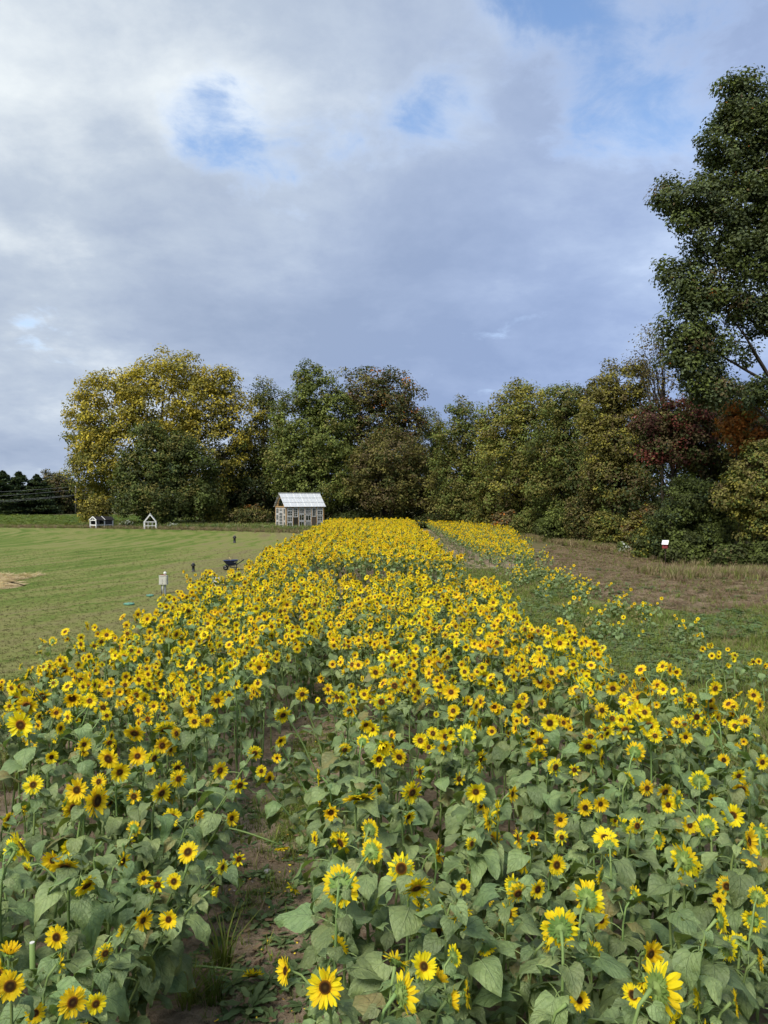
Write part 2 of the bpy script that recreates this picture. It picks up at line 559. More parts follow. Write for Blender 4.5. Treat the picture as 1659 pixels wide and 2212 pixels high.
class MB:
    """collects simple solids into one mesh"""
    def __init__(s):
        s.V, s.F = [], []

    def box(s, c, size, rot=None):
        hx, hy, hz = (x / 2 for x in size)
        m = rot if rot is not None else Matrix.Identity(3)
        b = len(s.V)
        for x in (-hx, hx):
            for y in (-hy, hy):
                for z in (-hz, hz):
                    s.V.append(tuple(Vector(c) + m @ Vector((x, y, z))))
        for f in ((0, 1, 3, 2), (4, 6, 7, 5), (0, 4, 5, 1), (2, 3, 7, 6), (0, 2, 6, 4), (1, 5, 7, 3)):
            s.F.append(tuple(b + i for i in f))
        return s

    def beam(s, a, b, w, h=None):
        a, b = Vector(a), Vector(b)
        d = b - a
        q = d.to_track_quat('X', 'Z').to_matrix()
        return s.box((a + b) / 2, (d.length, w, h or w), q)

    def tube(s, pts, rad, n=8, cap=True):
        pts = [Vector(p) for p in pts]
        rad = rad if isinstance(rad, (list, tuple)) else [rad] * len(pts)
        b = len(s.V)
        up = Vector((0, 0, 1))
        prev = None
        for i, p in enumerate(pts):
            d = (pts[min(i + 1, len(pts) - 1)] - pts[max(i - 1, 0)]).normalized()
            if prev is None:
                ref = up if abs(d.z) < 0.9 else Vector((1, 0, 0))
                x = d.cross(ref).normalized()
            else:
                x = (prev - d * prev.dot(d))
                x = x.normalized() if x.length > 1e-6 else d.orthogonal().normalized()
            prev = x
            y = d.cross(x)
            for k in range(n):
                a = 2 * math.pi * k / n
                s.V.append(tuple(p + (x * math.cos(a) + y * math.sin(a)) * rad[i]))
        for i in range(len(pts) - 1):
            for k in range(n):
                k2 = (k + 1) % n
                s.F.append((b + i * n + k, b + i * n + k2, b + (i + 1) * n + k2, b + (i + 1) * n + k))
        if cap:
            s.F.append(tuple(b + k for k in range(n))[::-1])
            s.F.append(tuple(b + (len(pts) - 1) * n + k for k in range(n)))
        return s

    def lathe(s, prof, n=16, c=(0, 0, 0)):
        b = len(s.V)
        for (r, z) in prof:
            for k in range(n):
                a = 2 * math.pi * k / n
                s.V.append((c[0] + r * math.cos(a), c[1] + r * math.sin(a), c[2] + z))
        for i in range(len(prof) - 1):
            for k in range(n):
                k2 = (k + 1) % n
                s.F.append((b + i * n + k, b + i * n + k2, b + (i + 1) * n + k2, b + (i + 1) * n + k))
        s.F.append(tuple(b + k for k in range(n))[::-1])
        s.F.append(tuple(b + (len(prof) - 1) * n + k for k in range(n)))
        return s

    def poly(s, pts):
        b = len(s.V)
        s.V += [tuple(p) for p in pts]
        s.F.append(tuple(range(b, b + len(pts))))
        return s

    def build(s, name, mat, parent=None, smooth=False, loc=None):
        return link(name, new_mesh(name, s.V, s.F, mat, smooth=smooth), parent, loc)


def vnoise(x, y, seed=0):
    """smooth value noise on numpy arrays"""
    xi, yi = np.floor(x).astype(int), np.floor(y).astype(int)
    fx, fy = x - xi, y - yi
    fx, fy = fx * fx * (3 - 2 * fx), fy * fy * (3 - 2 * fy)

    def h(a, b):
        n = (a * 374761393 + b * 668265263 + seed * 974711) & 0x7fffffff
        n = ((n ^ (n >> 13)) * 1274126177) & 0x7fffffff
        return ((n ^ (n >> 16)) & 0xffff) / 65535.0
    return (h(xi, yi) * (1 - fx) + h(xi + 1, yi) * fx) * (1 - fy) + (h(xi, yi + 1) * (1 - fx) + h(xi + 1, yi + 1) * fx) * fy


def fbm(x, y, o=4, seed=0):
    t, a, s = 0, 0.5, 0
    for i in range(o):
        t = t + a * vnoise(x * 2 ** i, y * 2 ** i, seed + i)
        s += a
        a *= 0.5
    return t / s


# ------------------------------------------------------------------ layout of the flower field
PXY = [(0, -1.15), (5, -1.18), (6, -1.18), (8, -1.22), (10, -1.24), (12.5, -1.10), (16, -1.30), (21, -1.75), (28, -2.2), (38, -2.7), (55, -3.2), (100, -4.0)]


def path_x(y):
    return np.interp(y, [p[0] for p in PXY], [p[1] for p in PXY])


def path_hw(y):
    return np.interp(y, [0, 6, 8, 10, 11.5, 13, 15, 24, 40], [0.72, 0.70, 0.66, 0.58, 0.48, 0.32, 0.10, 0.10, 0.20])


def left_edge(y):
    return -5.15 - 0.018 * np.minimum(y, 100)


def right_edge(y):
    return np.where(y < 14, 3.3 + (14 - y) * 0.23, 3.3)


def sheet(name, mat, pts, z, jitter=0.25, step=0.6, kind='structure', label=None):
    """flat ground sheet with an uneven outline"""
    out = []
    n = len(pts)
    for i in range(n):
        a, b = Vector(pts[i]), Vector(pts[(i + 1) % n])
        k = max(1, min(200, int((b - a).length / step)))
        for j in range(k):
            p = a.lerp(b, j / k)
            w = jitter * (0.5 + 0.5 * min(3, p.length / 30))
            out.append((p.x + rnd.uniform(-w, w), p.y + rnd.uniform(-w, w), z))
    me = new_mesh(name, out, [tuple(range(len(out)))], mat, smooth=False)
    o = link(name, me)
    if me.polygons[0].normal.z < 0:
        me.flip_normals()
    return tag(o, label, kind=kind)


MB().poly([(-1500, -300, 0), (1500, -300, 0), (1500, 2600, 0), (-1500, 2600, 0)]).build('ground', 'ground')['kind'] = 'structure'
sheet('lawn', 'lawn', [(-5.2, 4), (-5.6, 22), (-6.4, 70), (-6.9, 88), (-12, 91), (-25, 99), (-40, 105), (-60, 109), (-100, 113), (-100, -20), (-30, -20)], 0.004)
sheet('crop_field', 'crop', [(-36, 114), (-60, 113.5), (-150, 120), (-150, 196), (-60, 192), (-34, 130)], 0.006, 0.8, 2.0)
sheet('field_soil', 'soil', [(-5.4, 1), (-5.9, 30), (-7.0, 99), (3.6, 99), (14, 104), (16, 104), (11, 60), (6.6, 36), (4.2, 36), (3.5, 20), (5.2, 9), (6, 1)], 0.008, 0.15)
sheet('weedy_ground', 'weedy', [(5.0, 2), (5.0, 8), (3.9, 13), (3.5, 22), (3.7, 42), (5.6, 43), (6.5, 38), (9.0, 46), (14, 60), (22, 40), (24, 10), (20, 2)], 0.012, 0.25)
sheet('mulched_plot', 'mulch', [(8.2, 30), (7.6, 36), (9.5, 46), (12.5, 60), (15.5, 66), (17.5, 55), (18.5, 46), (20, 37), (20, 26), (15, 24.5), (10.5, 27)], 0.016, 0.35, 0.4)
sheet('straw_patch', 'straw', [(-18.0, 32.2), (-17.3, 32.6), (-16.6, 33.9), (-17.2, 35.6), (-18.9, 38), (-21, 39.5), (-25, 38), (-25, 31)], 0.012, 0.3, 0.3)

# the trodden path between the rows, with real clods and footprints
ys = np.arange(2.6, 24, 0.055)
us = np.linspace(-1.25, 1.25, 34)
Y, U = np.meshgrid(ys, us, indexing='ij')
W = path_hw(Y) + 0.35
X = path_x(Y) + U * W
Z = 0.012 + 0.075 * (fbm(X * 2.2, Y * 2.2, 3, 5) - 0.35) + 0.055 * np.maximum(0, fbm(X * 9, Y * 9, 3, 9) - 0.45) + 0.03 * fbm(X * 22, Y * 22, 2, 3)
Z = np.maximum(Z, 0.012) * np.clip((1.25 - np.abs(U)) * 4, 0.0, 1) + 0.0105
nv, nu = Y.shape
ii = np.arange(nv * nu).reshape(nv, nu)
Fq = np.stack([ii[:-1, :-1], ii[:-1, 1:], ii[1:, 1:], ii[1:, :-1]], -1).reshape(-1, 4)
link('dirt_path', new_mesh('dirt_path', np.stack([X, Y, Z], -1).reshape(-1, 3), Fq, 'soil'))['kind'] = 'structure'


# ------------------------------------------------------------------ sunflower pieces (raw geometry, shared)
def grid_faces(n, m, b=0):
    return [(b + i * m + j, b + i * m + j + 1, b + (i + 1) * m + j + 1, b + (i + 1) * m + j) for i in range(n - 1) for j in range(m - 1)]


def raw_leaf(rg, droop, fold, broad=0.9, pet=0.55, rise=0.9):
    """heart-shaped blade of length 1 on a petiole that starts at the origin and leaves along +X"""
    V, F, A = [], [], []
    # petiole
    ang = rise
    p = np.array([0.0, 0, 0])
    pts = [p.copy()]
    for i in range(4):
        p = p + np.array([math.cos(ang), 0, math.sin(ang)]) * pet / 4
        ang -= (rise + 0.05) / 4.2
        pts.append(p.copy())
    for i, q in enumerate(pts):
        r = 0.030 - 0.004 * i
        for k in range(4):
            a = math.pi / 2 * k
            V.append((q[0], q[1] + r * math.cos(a), q[2] + r * math.sin(a)))
            A.append((0, 0, 1))
    for i in range(4):
        for k in range(4):
            F.append((i * 4 + k, i * 4 + (k + 1) % 4, i * 4 + 4 + (k + 1) % 4, i * 4 + 4 + k))
    b = len(V)
    nt = 8
    tt = [0.0, 0.10, 0.22, 0.36, 0.52, 0.68, 0.84, 1.0]
    hw = [0.30, 0.40, 0.455, 0.44, 0.36, 0.245, 0.115, 0.004]
    back = [-0.15, -0.10, -0.03, 0, 0, 0, 0, 0]
    a0 = ang
    x, z = pts[-1][0], pts[-1][2]
    tw = rg.uniform(-0.35, 0.35)
    ph = rg.uniform(0, 6.28)
    prev = 0.0
    for i in range(nt):
        t = tt[i]
        a = a0 - droop * t ** 0.8
        x += math.cos(a) * (t - prev)
        z += math.sin(a) * (t - prev)
        prev = t
        nx, nz = -math.sin(a), math.cos(a)
        for j in range(5):
            u = (j - 2) / 2.0
            y = u * hw[i] * broad * (1 + 0.05 * rg.uniform(-1, 1))
            lift = fold * abs(u) * hw[i] + 0.075 * math.sin(ph + 9 * t + (2.1 if u > 0 else 0)) * abs(u) ** 2 - 0.05 * abs(u) ** 3
            lift += tw * u * t * 0.25
            bx = back[i] * abs(u) ** 1.5
            V.append((x + bx * math.cos(a) + nx * lift, y, z + bx * math.sin(a) + nz * lift))
            A.append((u, t, 0))
    F += grid_faces(nt, 5, b)
    return dict(V=np.array(V), F=F, A=np.array(A), mat='leaf')


def raw_petal(rg, bend, w=0.20, b0=0.0):
    """unit petal along +X starting at the origin"""
    V, A = [], []
    tt = [0, 0.3, 0.62, 0.86, 1.0]
    hw = [0.05, 0.10, 0.118, 0.078, 0.004]
    for t, h in zip(tt, hw):
        z = b0 + bend * t * t + 0.02 * rg.uniform(-1, 1)
        tw = 0.25 * rg.uniform(-1, 1)
        for u in (-1, 0, 1):
            V.append((t, u * h * w / 0.2, z + abs(u) * 0.025 + u * tw * h))
            A.append((u, t, rg.random()))
    return dict(V=np.array(V), F=grid_faces(5, 3), A=np.array(A), mat='petal')


def raw_disc(rd, dome):
    V, F, A = [(0, 0, dome * 0.72)], [], [(0, 0, 0)]
    n = 18
    prof = ((0.22, 0.70), (0.45, 0.88), (0.70, 1.0), (0.88, 0.85), (1.0, 0.35))
    for r, zz in prof:
        for k in range(n):
            a = 2 * math.pi * k / n
            V.append((rd * r * math.cos(a), rd * r * math.sin(a), dome * zz))
            A.append((r, k / n, 0))
    for k in range(n):
        F.append((0, 1 + k, 1 + (k + 1) % n))
    for i in range(len(prof) - 1):
        for k in range(n):
            k2 = (k + 1) % n
            F.append((1 + i * n + k, 1 + (i + 1) * n + k, 1 + (i + 1) * n + k2, 1 + i * n + k2))
    return dict(V=np.array(V), F=F, A=np.array(A), mat='disc')


def raw_calyx(rg, rd):
    """green back of the head: a shallow cup with pointed bracts"""
    V, F, A = [], [], []
    rd = rd * 1.16
    n = 16
    prof = ((0.08, -0.30), (0.18, -0.235), (0.55, -0.19), (0.88, -0.09), (1.0, 0.0))
    for r, zz in prof:
        for k in range(n):
            a = 2 * math.pi * k / n
            w = 1 + 0.05 * rg.uniform(-1, 1)
            V.append((rd * r * w * math.cos(a), rd * r * w * math.sin(a), zz * rd * 2.1 * w))
            A.append((0, 0.2, 0))
    for i in range(4):
        for k in range(n):
            k2 = (k + 1) % n
            F.append((i * n + k, i * n + k2, (i + 1) * n + k2, (i + 1) * n + k))
    F.append(tuple(range(n))[::-1])
    for ring, (r0, z0, cnt, ln) in enumerate(((0.62, -0.20, 15, 0.24), (0.80, -0.13, 19, 0.26), (0.95, -0.055, 23, 0.27))):
        for k in range(cnt):
            a = 2 * math.pi * (k + rg.uniform(-0.3, 0.3)) / cnt
            L = ln * rg.uniform(0.8, 1.35)
            lift = rg.uniform(-0.10, 0.10)
            w = 0.062 * rg.uniform(0.85, 1.25)
            b = len(V)
            ca, sa = math.cos(a), math.sin(a)
            for (dr, dw, dz, t) in ((0, w * 0.9, 0, 0.3), (0, -w * 0.9, 0, 0.3), (L * 0.45, w, -0.02 + lift * 0.4, 0.6), (L * 0.45, -w, -0.02 + lift * 0.4, 0.6), (L, 0, lift, 1.0)):
                rr = rd * r0 + dr
                V.append((rr * ca - dw * sa, rr * sa + dw * ca, z0 * rd * 1.9 + dz))
                A.append((0, t, 0))
            F += [(b, b + 2, b + 3, b + 1), (b + 2, b + 4, b + 3)]
    return dict(V=np.array(V), F=F, A=np.array(A), mat='sepal')


def xf(rw, mat):
    m = np.array(mat)
    return rw['V'] @ m[:3, :3].T + m[:3, 3]


def petal_mats(rg, rd, npet, flare, wild, miss=0.03):
    """transforms of the petals of one head of radius 1"""
    out = []
    for layer in (0, 1):
        n = npet // 2
        for k in range(n):
            if rg.random() < miss:
                continue
            a = 2 * math.pi * (k + 0.5 * layer + rg.uniform(-0.28, 0.28)) / n
            L = (1.0 - rd * 0.93) * rg.uniform(0.86, 1.12)
            tilt = flare + rg.uniform(-wild, wild) + (0.10 if layer else -0.06)
            m = Matrix.Rotation(a, 4, 'Z') @ Matrix.Translation((rd * 0.93, 0, 0.01 - 0.03 * layer)) @ Matrix.Rotation(-tilt, 4, 'Y') @ Matrix.Rotation(rg.uniform(-0.5, 0.5), 4, 'X') @ Matrix.Diagonal((L, 0.86 * rg.uniform(0.85, 1.2), L, 1))
            out.append((rg.randrange(6), m))
    return out


rgp = random.Random(5)
LEAF = [raw_leaf(rgp, rgp.uniform(0.45, 2.0), rgp.uniform(-0.15, 0.65), rgp.uniform(0.66, 0.95), rgp.uniform(0.42, 0.7), rgp.uniform(0.5, 1.05)) for _ in range(10)]
PETAL = [raw_petal(rgp, b, w) for b, w in ((0.06, 0.2), (-0.10, 0.22), (0.18, 0.19), (-0.2, 0.2), (0.02, 0.24), (0.26, 0.2))]
HEADS = []           # head designs: disc radius, petals, ...
for k in range(12):
    rd = (0.40, 0.36, 0.33, 0.42, 0.33, 0.37, 0.31, 0.35, 0.40, 0.34, 0.38, 0.42)[k]
    pm = petal_mats(rgp, rd, (40, 36, 34, 44, 32, 38, 30, 36, 42, 30, 36, 34)[k], (0.10, -0.05, 0.22, 0.0, 0.35, 0.12, 0.25, -0.2, 0.05, 0.95, -0.65, 0.1)[k], (0.22, 0.25, 0.2, 0.3, 0.22, 0.35, 0.25, 0.4, 0.2, 0.3, 0.5, 0.6)[k], 0.4 if k == 11 else 0.03)
    HEADS.append(dict(rd=rd, pm=pm, disc=raw_disc(rd, rd * 0.22), calyx=raw_calyx(rgp, rd)))


def join_raw(parts):
    """[(raw, matrix)] -> V, F, A, material list, indices"""
    V, F, A, mats, mi = [], [], [], [], []
    b = 0
    for rw, m in parts:
        V.append(xf(rw, m))
        A.append(rw['A'])
        if rw['mat'] not in mats:
            mats.append(rw['mat'])
        k = mats.index(rw['mat'])
        F += [tuple(i + b for i in f) for f in rw['F']]
        mi += [k] * len(rw['F'])
        b += len(rw['V'])
    return np.concatenate(V), F, np.concatenate(A), mats, mi


I4 = Matrix.Identity(4)
LEAF_ME = [new_mesh('leaf', r['V'], r['F'], 'leaf', attr=r['A']) for r in LEAF]
PETAL_ME = [new_mesh('petal', r['V'], r['F'], 'petal', attr=r['A']) for r in PETAL]
for h in HEADS:
    V, F, A, mt, mi = join_raw([(PETAL[i], m) for i, m in h['pm']])
    h['ring'] = dict(V=V, F=F, A=A, mat='petal')
    h['ring_me'] = new_mesh('petals', V, F, 'petal', attr=A)
    h['disc_me'] = new_mesh('disc', h['disc']['V'], h['disc']['F'], 'disc', attr=h['disc']['A'])
    h['calyx_me'] = new_mesh('flower_head', h['calyx']['V'], h['calyx']['F'], 'sepal', attr=h['calyx']['A'])


def raw_tube(pts, rad, n=6, mat='stem'):
    mb = MB().tube(pts, rad, n)
    return dict(V=np.array(mb.V), F=mb.F, A=np.zeros((len(mb.V), 3)), mat=mat)


def bez(p0, p1, p2, p3, n):
    return [p0 * (1 - t) ** 3 + p1 * 3 * t * (1 - t) ** 2 + p2 * 3 * t * t * (1 - t) + p3 * t ** 3 for t in (i / (n - 1) for i in range(n))]


def facing(yaw, pitch):
    """yaw 0 looks at the camera, +90 to the picture's right, 180 away; pitch up positive (degrees)"""
    y, p = R(yaw), R(pitch)
    return Vector((math.sin(y) * math.cos(p), -math.cos(y) * math.cos(p), math.sin(p)))


def head_mat(rg, pos, f, rad):
    q = f.to_track_quat('Z', 'Y').to_matrix().to_4x4()
    return Matrix.Translation(pos) @ q @ Matrix.Rotation(rg.uniform(0, 6.28), 4, 'Z') @ Matrix.Scale(rad, 4)


def plant_spec(rg, head, f, rad, nleaf=14, side=0, lean=None, leafscale=1.0, nside=9, lowest=0.22, headless=False):
    """one sunflower at the origin: stem tubes, leaf placements and heads. head: centre of the main head."""
    H = Vector(head)
    att = H - f * rad * 0.36
    hgt = H.z
    lx = lean or (rg.uniform(-0.06, 0.06), rg.uniform(-0.06, 0.06))
    neck = rad * 1.0 + 0.10
    c2 = att - f * neck + Vector((0, 0, -0.10 if f.z > -0.2 else 0.06))
    pts = bez(Vector((0, 0, -0.02)), Vector((lx[0], lx[1], hgt * 0.55)), c2, att, nside)
    r0 = 0.007 + rad * 0.045
    n = len(pts)
    tubes = [(pts, [r0 * (1.15 - 0.55 * i / (n - 1)) if i < n - 1 else r0 * 0.95 for i in range(n)])]
    leaves, heads = [], []
    az = rg.uniform(0, 6.28)
    for i in range(nleaf):
        t = lowest + (0.90 - lowest) * (i + rg.uniform(-0.3, 0.3)) / max(1, nleaf - 1)
        t = min(max(t, 0.06), 0.92)
        k = t * (n - 1)
        p = pts[int(k)].lerp(pts[min(int(k) + 1, n - 1)], k - int(k))
        az += 2.4 + rg.uniform(-0.4, 0.4)
        s = (0.085 + 0.145 * math.sin(math.pi * min(1, 0.15 + t * 0.85)) ** 0.8) * rg.uniform(0.5, 1.28) * leafscale
        if t > 0.8:
            s *= 0.72
        m = Matrix.Translation(p) @ Matrix.Rotation(az, 4, 'Z') @ Matrix.Rotation(rg.uniform(-0.25, 0.35), 4, 'Y') @ Matrix.Rotation(rg.uniform(-0.35, 0.35), 4, 'X') @ Matrix.Scale(s, 4)
        leaves.append((rg.randrange(len(LEAF)), m))
    if not headless:
        heads.append((rg.randrange(len(HEADS)), head_mat(rg, H, f, rad)))
    for i in range(side):
        t = rg.uniform(0.62, 0.9)
        p = pts[int(t * (n - 1))]
        a = rg.uniform(0, 6.28)
        rr = rg.uniform(0.045, 0.08)
        ff = (f + Vector((math.cos(a), math.sin(a), rg.uniform(-0.1, 0.5))) * 0.9).normalized()
        e = p + Vector((math.cos(a) * rg.uniform(0.14, 0.26), math.sin(a) * rg.uniform(0.14, 0.26), rg.uniform(0.10, 0.34)))
        bp = bez(p, p + Vector((math.cos(a) * 0.08, math.sin(a) * 0.08, 0.06)), e - ff * 0.12, e - ff * rr * 0.36, 5)
        tubes.append((bp, [0.006] * 5))
        heads.append((rg.randrange(len(HEADS)), head_mat(rg, e, ff, rr)))
        m = Matrix.Translation(bp[2]) @ Matrix.Rotation(a + rg.uniform(-1, 1), 4, 'Z') @ Matrix.Scale(rg.uniform(0.07, 0.11), 4)
        leaves.append((rg.randrange(len(LEAF)), m))
    return dict(tubes=tubes, leaves=leaves, heads=heads)


def plant_object(spec, loc, label, group, petals=False, cat='sunflower'):
    root = thing('sunflower', label, cat, loc, 0, group)
    mb = MB()
    for pts, rad in spec['tubes']:
        mb.tube(pts, rad, 6)
    mb.build('stem', 'stem', root, smooth=True)
    for i, m in spec['leaves']:
        link('leaf', LEAF_ME[i], root, mat=m)
    for i, m in spec['heads']:
        h = HEADS[i]
        ho = link('flower_head', h['calyx_me'], root, mat=m)
        link('disc', h['disc_me'], ho)
        if petals:
            for j, pm in h['pm']:
                link('petal', PETAL_ME[j], ho, mat=pm)
        else:
            link('petals', h['ring_me'], ho)
    return root


def plant_raw(spec, lod=0):
    parts = [(raw_tube(p, r, 5 if lod == 0 else 3), I4) for p, r in spec['tubes']]
    parts += [(LEAF[i], m) for i, m in spec['leaves']]
    for i, m in spec['heads']:
        h = HEADS[i]
        parts += [(h['calyx'], m), (h['disc'], m), (h['ring'], m)]
    return parts


# ------------------------------------------------------------------ scattering (only for what nobody could count)
def scatter(name, pts, rots, scl, idx, protos, label=None, z=0.0):
    """one object: geometry nodes put the prototype meshes on the points"""
    n = len(pts)
    me = bpy.data.meshes.new(name)
    me.vertices.add(n)
    me.vertices.foreach_set('co', np.asarray(pts, dtype=np.float32).ravel())
    a = me.attributes.new('rot', 'FLOAT_VECTOR', 'POINT')
    a.data.foreach_set('vector', np.asarray(rots, dtype=np.float32).ravel())
    a = me.attributes.new('scl', 'FLOAT', 'POINT')
    a.data.foreach_set('value', np.asarray(scl, dtype=np.float32))
    a = me.attributes.new('idx', 'INT', 'POINT')
    a.data.foreach_set('value', np.asarray(idx, dtype=np.int32))
    o = link(name, me)
    t = bpy.data.node_groups.new(name, 'GeometryNodeTree')
    t.interface.new_socket('Geometry', in_out='INPUT', socket_type='NodeSocketGeometry')
    t.interface.new_socket('Geometry', in_out='OUTPUT', socket_type='NodeSocketGeometry')
    gi, go = t.nodes.new('NodeGroupInput'), t.nodes.new('NodeGroupOutput')
    join = t.nodes.new('GeometryNodeJoinGeometry')
    for k, pm in reversed(list(enumerate(protos))):      # join keeps the last link first
        po = bpy.data.objects.new(name + '_kind', pm)
        oi = t.nodes.new('GeometryNodeObjectInfo')
        oi.inputs['Object'].default_value = po
        gti = t.nodes.new('GeometryNodeGeometryToInstance')
        t.links.new(oi.outputs['Geometry'], gti.inputs[0])
        t.links.new(gti.outputs[0], join.inputs[0])
    iop = t.nodes.new('GeometryNodeInstanceOnPoints')
    t.links.new(gi.outputs[0], iop.inputs['Points'])
    t.links.new(join.outputs[0], iop.inputs['Instance'])
    iop.inputs['Pick Instance'].default_value = True
    for nm, ty, sock in (('idx', 'INT', 'Instance Index'), ('rot', 'FLOAT_VECTOR', 'Rotation'), ('scl', 'FLOAT', 'Scale')):
        na = t.nodes.new('GeometryNodeInputNamedAttribute')
        na.data_type = ty
        na.inputs['Name'].default_value = nm
        t.links.new(na.outputs['Attribute'], iop.inputs[sock])
    t.links.new(iop.outputs[0], go.inputs[0])
    md = o.modifiers.new('scatter', 'NODES')
    md.node_group = t
    return tag(o, label, kind='stuff')


def in_view(x, y, m=1.2):
    return abs(x) < 0.52 * y + m


# ------------------------------------------------------------------ trees
def crown_mesh(seed, blobs, cr, nleaf, ls, pal, shell=0.5, flat=0.7, top=None, zmin=0.3, spread=0.62, up=0.5):
    """leaves gathered in clumps through the volume of several ellipsoids (x,y,z,rx,ry,rz). pal / top: [(rgb, weight)]"""
    nleaf = int(nleaf * 1.45)
    g = np.random.default_rng(seed)
    B = np.array(blobs, dtype=float)
    ar = (B[:, 3] * B[:, 4] + B[:, 4] * B[:, 5] + B[:, 3] * B[:, 5])
    ncl = max(8, int(ar.sum() * 4.2 * spread / (cr * cr)))
    bi = g.choice(len(B), ncl, p=ar / ar.sum())
    dv = g.normal(size=(ncl, 3))
    dv /= np.linalg.norm(dv, axis=1)[:, None]
    rad = shell + (1 - shell) * g.random(ncl) ** 0.6
    rad *= 1 + 0.10 * g.normal(size=ncl)
    C = B[bi, :3] + dv * B[bi, 3:6] * rad[:, None]
    keep = C[:, 2] > zmin
    C, bi = C[keep], bi[keep]
    ncl = len(C)
    size = cr * g.uniform(0.55, 1.55, ncl)
    per = g.choice(ncl, nleaf, p=size ** 2 / (size ** 2).sum())
    out = C - B[bi, :3]
    out /= (np.linalg.norm(out, axis=1)[:, None] + 1e-6)
    off = g.normal(size=(nleaf, 3))
    off /= np.linalg.norm(off, axis=1)[:, None]
    off *= (g.random(nleaf) ** 0.45)[:, None]
    off[:, 2] *= flat
    P = C[per] + off * size[per][:, None]
    P[:, 2] = np.maximum(P[:, 2], 0.05)
    N = off * 0.8 + out[per] * 0.35 + np.array([0, 0, up]) + g.normal(size=(nleaf, 3)) * 0.40
    N /= np.linalg.norm(N, axis=1)[:, None]
    T = np.cross(N, g.normal(size=(nleaf, 3)))
    T /= np.linalg.norm(T, axis=1)[:, None]
    Bn = np.cross(N, T)
    s = (ls * 1.22 * g.uniform(0.55, 1.3, nleaf))[:, None]
    V = np.stack([P - T * s * 0.5, P + Bn * s * 0.34 + N * s * 0.10, P + T * s * 0.5, P - Bn * s * 0.34 + N * s * 0.10], 1).reshape(-1, 3)
    F = np.arange(nleaf * 4).reshape(-1, 4)

    def pick(p, n):
        c = np.array([x[0] for x in p])
        w = np.array([x[1] for x in p], dtype=float)
        return c[g.choice(len(c), n, p=w / w.sum())]
    cc = pick(pal, ncl)
    lc = pick(pal, nleaf)
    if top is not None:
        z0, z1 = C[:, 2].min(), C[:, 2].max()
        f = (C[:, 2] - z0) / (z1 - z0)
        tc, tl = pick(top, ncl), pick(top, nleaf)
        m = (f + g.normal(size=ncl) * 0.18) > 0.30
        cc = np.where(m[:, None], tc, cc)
        lc = np.where(m[per][:, None], tl, lc)
    use = g.random(nleaf) < 0.7
    col = np.where(use[:, None], cc[per], lc) * (g.uniform(0.75, 1.25, ncl)[per] * g.uniform(0.75, 1.25, nleaf))[:, None]
    return new_mesh('crown', V, F, 'crown', smooth=False, col=np.repeat(np.clip(col, 0, 1), 4, 0)), C


def trunk_mesh(seed, C, r, h, lean=(0, 0), nlimb=10, twigs=260, lf=0.55):
    """tapered trunk, limbs to some clumps, twigs to the others"""
    g = random.Random(seed)
    mb = MB()
    n = 9
    pts, rads = [], []
    wob = (g.uniform(-1, 1), g.uniform(-1, 1))
    for i in range(n):
        t = i / (n - 1)
        pts.append(Vector((lean[0] * t + wob[0] * 0.25 * math.sin(t * 4) * r * 3, lean[1] * t + wob[1] * 0.25 * math.sin(t * 5) * r * 3, h * t - 0.05)))
        rads.append(r * (1.35 if i == 0 else 1.0) * (1 - 0.78 * t))
    mb.tube(pts, rads, 9)
    nodes = [(p, rr) for p, rr in zip(pts[2:], rads[2:])]
    idx = list(range(len(C)))
    g.shuffle(idx)
    for k in idx[:nlimb]:
        c = Vector(C[k])
        t = min(0.95, max(0.25, (c.z / h) * 0.62 + g.uniform(-0.08, 0.08)))
        j = t * (n - 1)
        p = pts[int(j)].lerp(pts[min(int(j) + 1, n - 1)], j - int(j))
        rr = r * (1 - 0.78 * t) * lf
        d = c - p
        lp = bez(p, p + d * 0.3 + Vector((g.uniform(-.12, .12), g.uniform(-.12, .12), g.uniform(-.12, .16))) * d.length, p + d * 0.7 + Vector((g.uniform(-.15, .15), g.uniform(-.15, .15), g.uniform(-.06, .2))) * d.length, c, 6)
        lr = [rr * (1 - 0.85 * i / 5) for i in range(6)]
        mb.tube(lp, lr, 6)
        nodes += [(q, x) for q, x in zip(lp[1:], lr[1:])]
    NA = np.array([p for p, _ in nodes])
    for k in idx[nlimb:nlimb + twigs]:
        c = Vector(C[k])
        dd = np.linalg.norm(NA - np.array(c), axis=1) + 0.8 * np.maximum(0, NA[:, 2] - c.z)
        j = int(dd.argmin())
        p, x = nodes[j]
        x = min(x * 0.6, 0.05 + r * 0.06)
        mid = p.lerp(c, 0.5) + Vector((g.uniform(-.1, .1), g.uniform(-.1, .1), g.uniform(-.02, .12))) * (c - p).length
        mb.tube([p, mid, c], [x, x * 0.6, x * 0.2], 4, cap=False)
    return new_mesh('trunk', mb.V, mb.F, 'bark')


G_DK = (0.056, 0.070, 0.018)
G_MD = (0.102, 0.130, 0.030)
G_LT = (0.170, 0.200, 0.045)
G_OL = (0.165, 0.150, 0.040)
G_YG = (0.265, 0.240, 0.042)
YEL = (0.47, 0.385, 0.045)
GOLD = (0.37, 0.29, 0.040)
BRN = (0.125, 0.095, 0.042)
RED = (0.15, 0.042, 0.030)
ORA = (0.40, 0.14, 0.024)
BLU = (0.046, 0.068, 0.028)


def blob(X, Y, rx, ry, d, dep=0.85, dd=0.0):
    """ellipsoid seen at picture cell (X, Y) with radii rx, ry, standing at distance d"""
    k = 768 / 1659 / FPX * d
    return (gx(X, d), d + dd, ght(Y, d), rx * k, max(rx, ry * 0.7) * k * dep, ry * k)


TREE_N = [100]


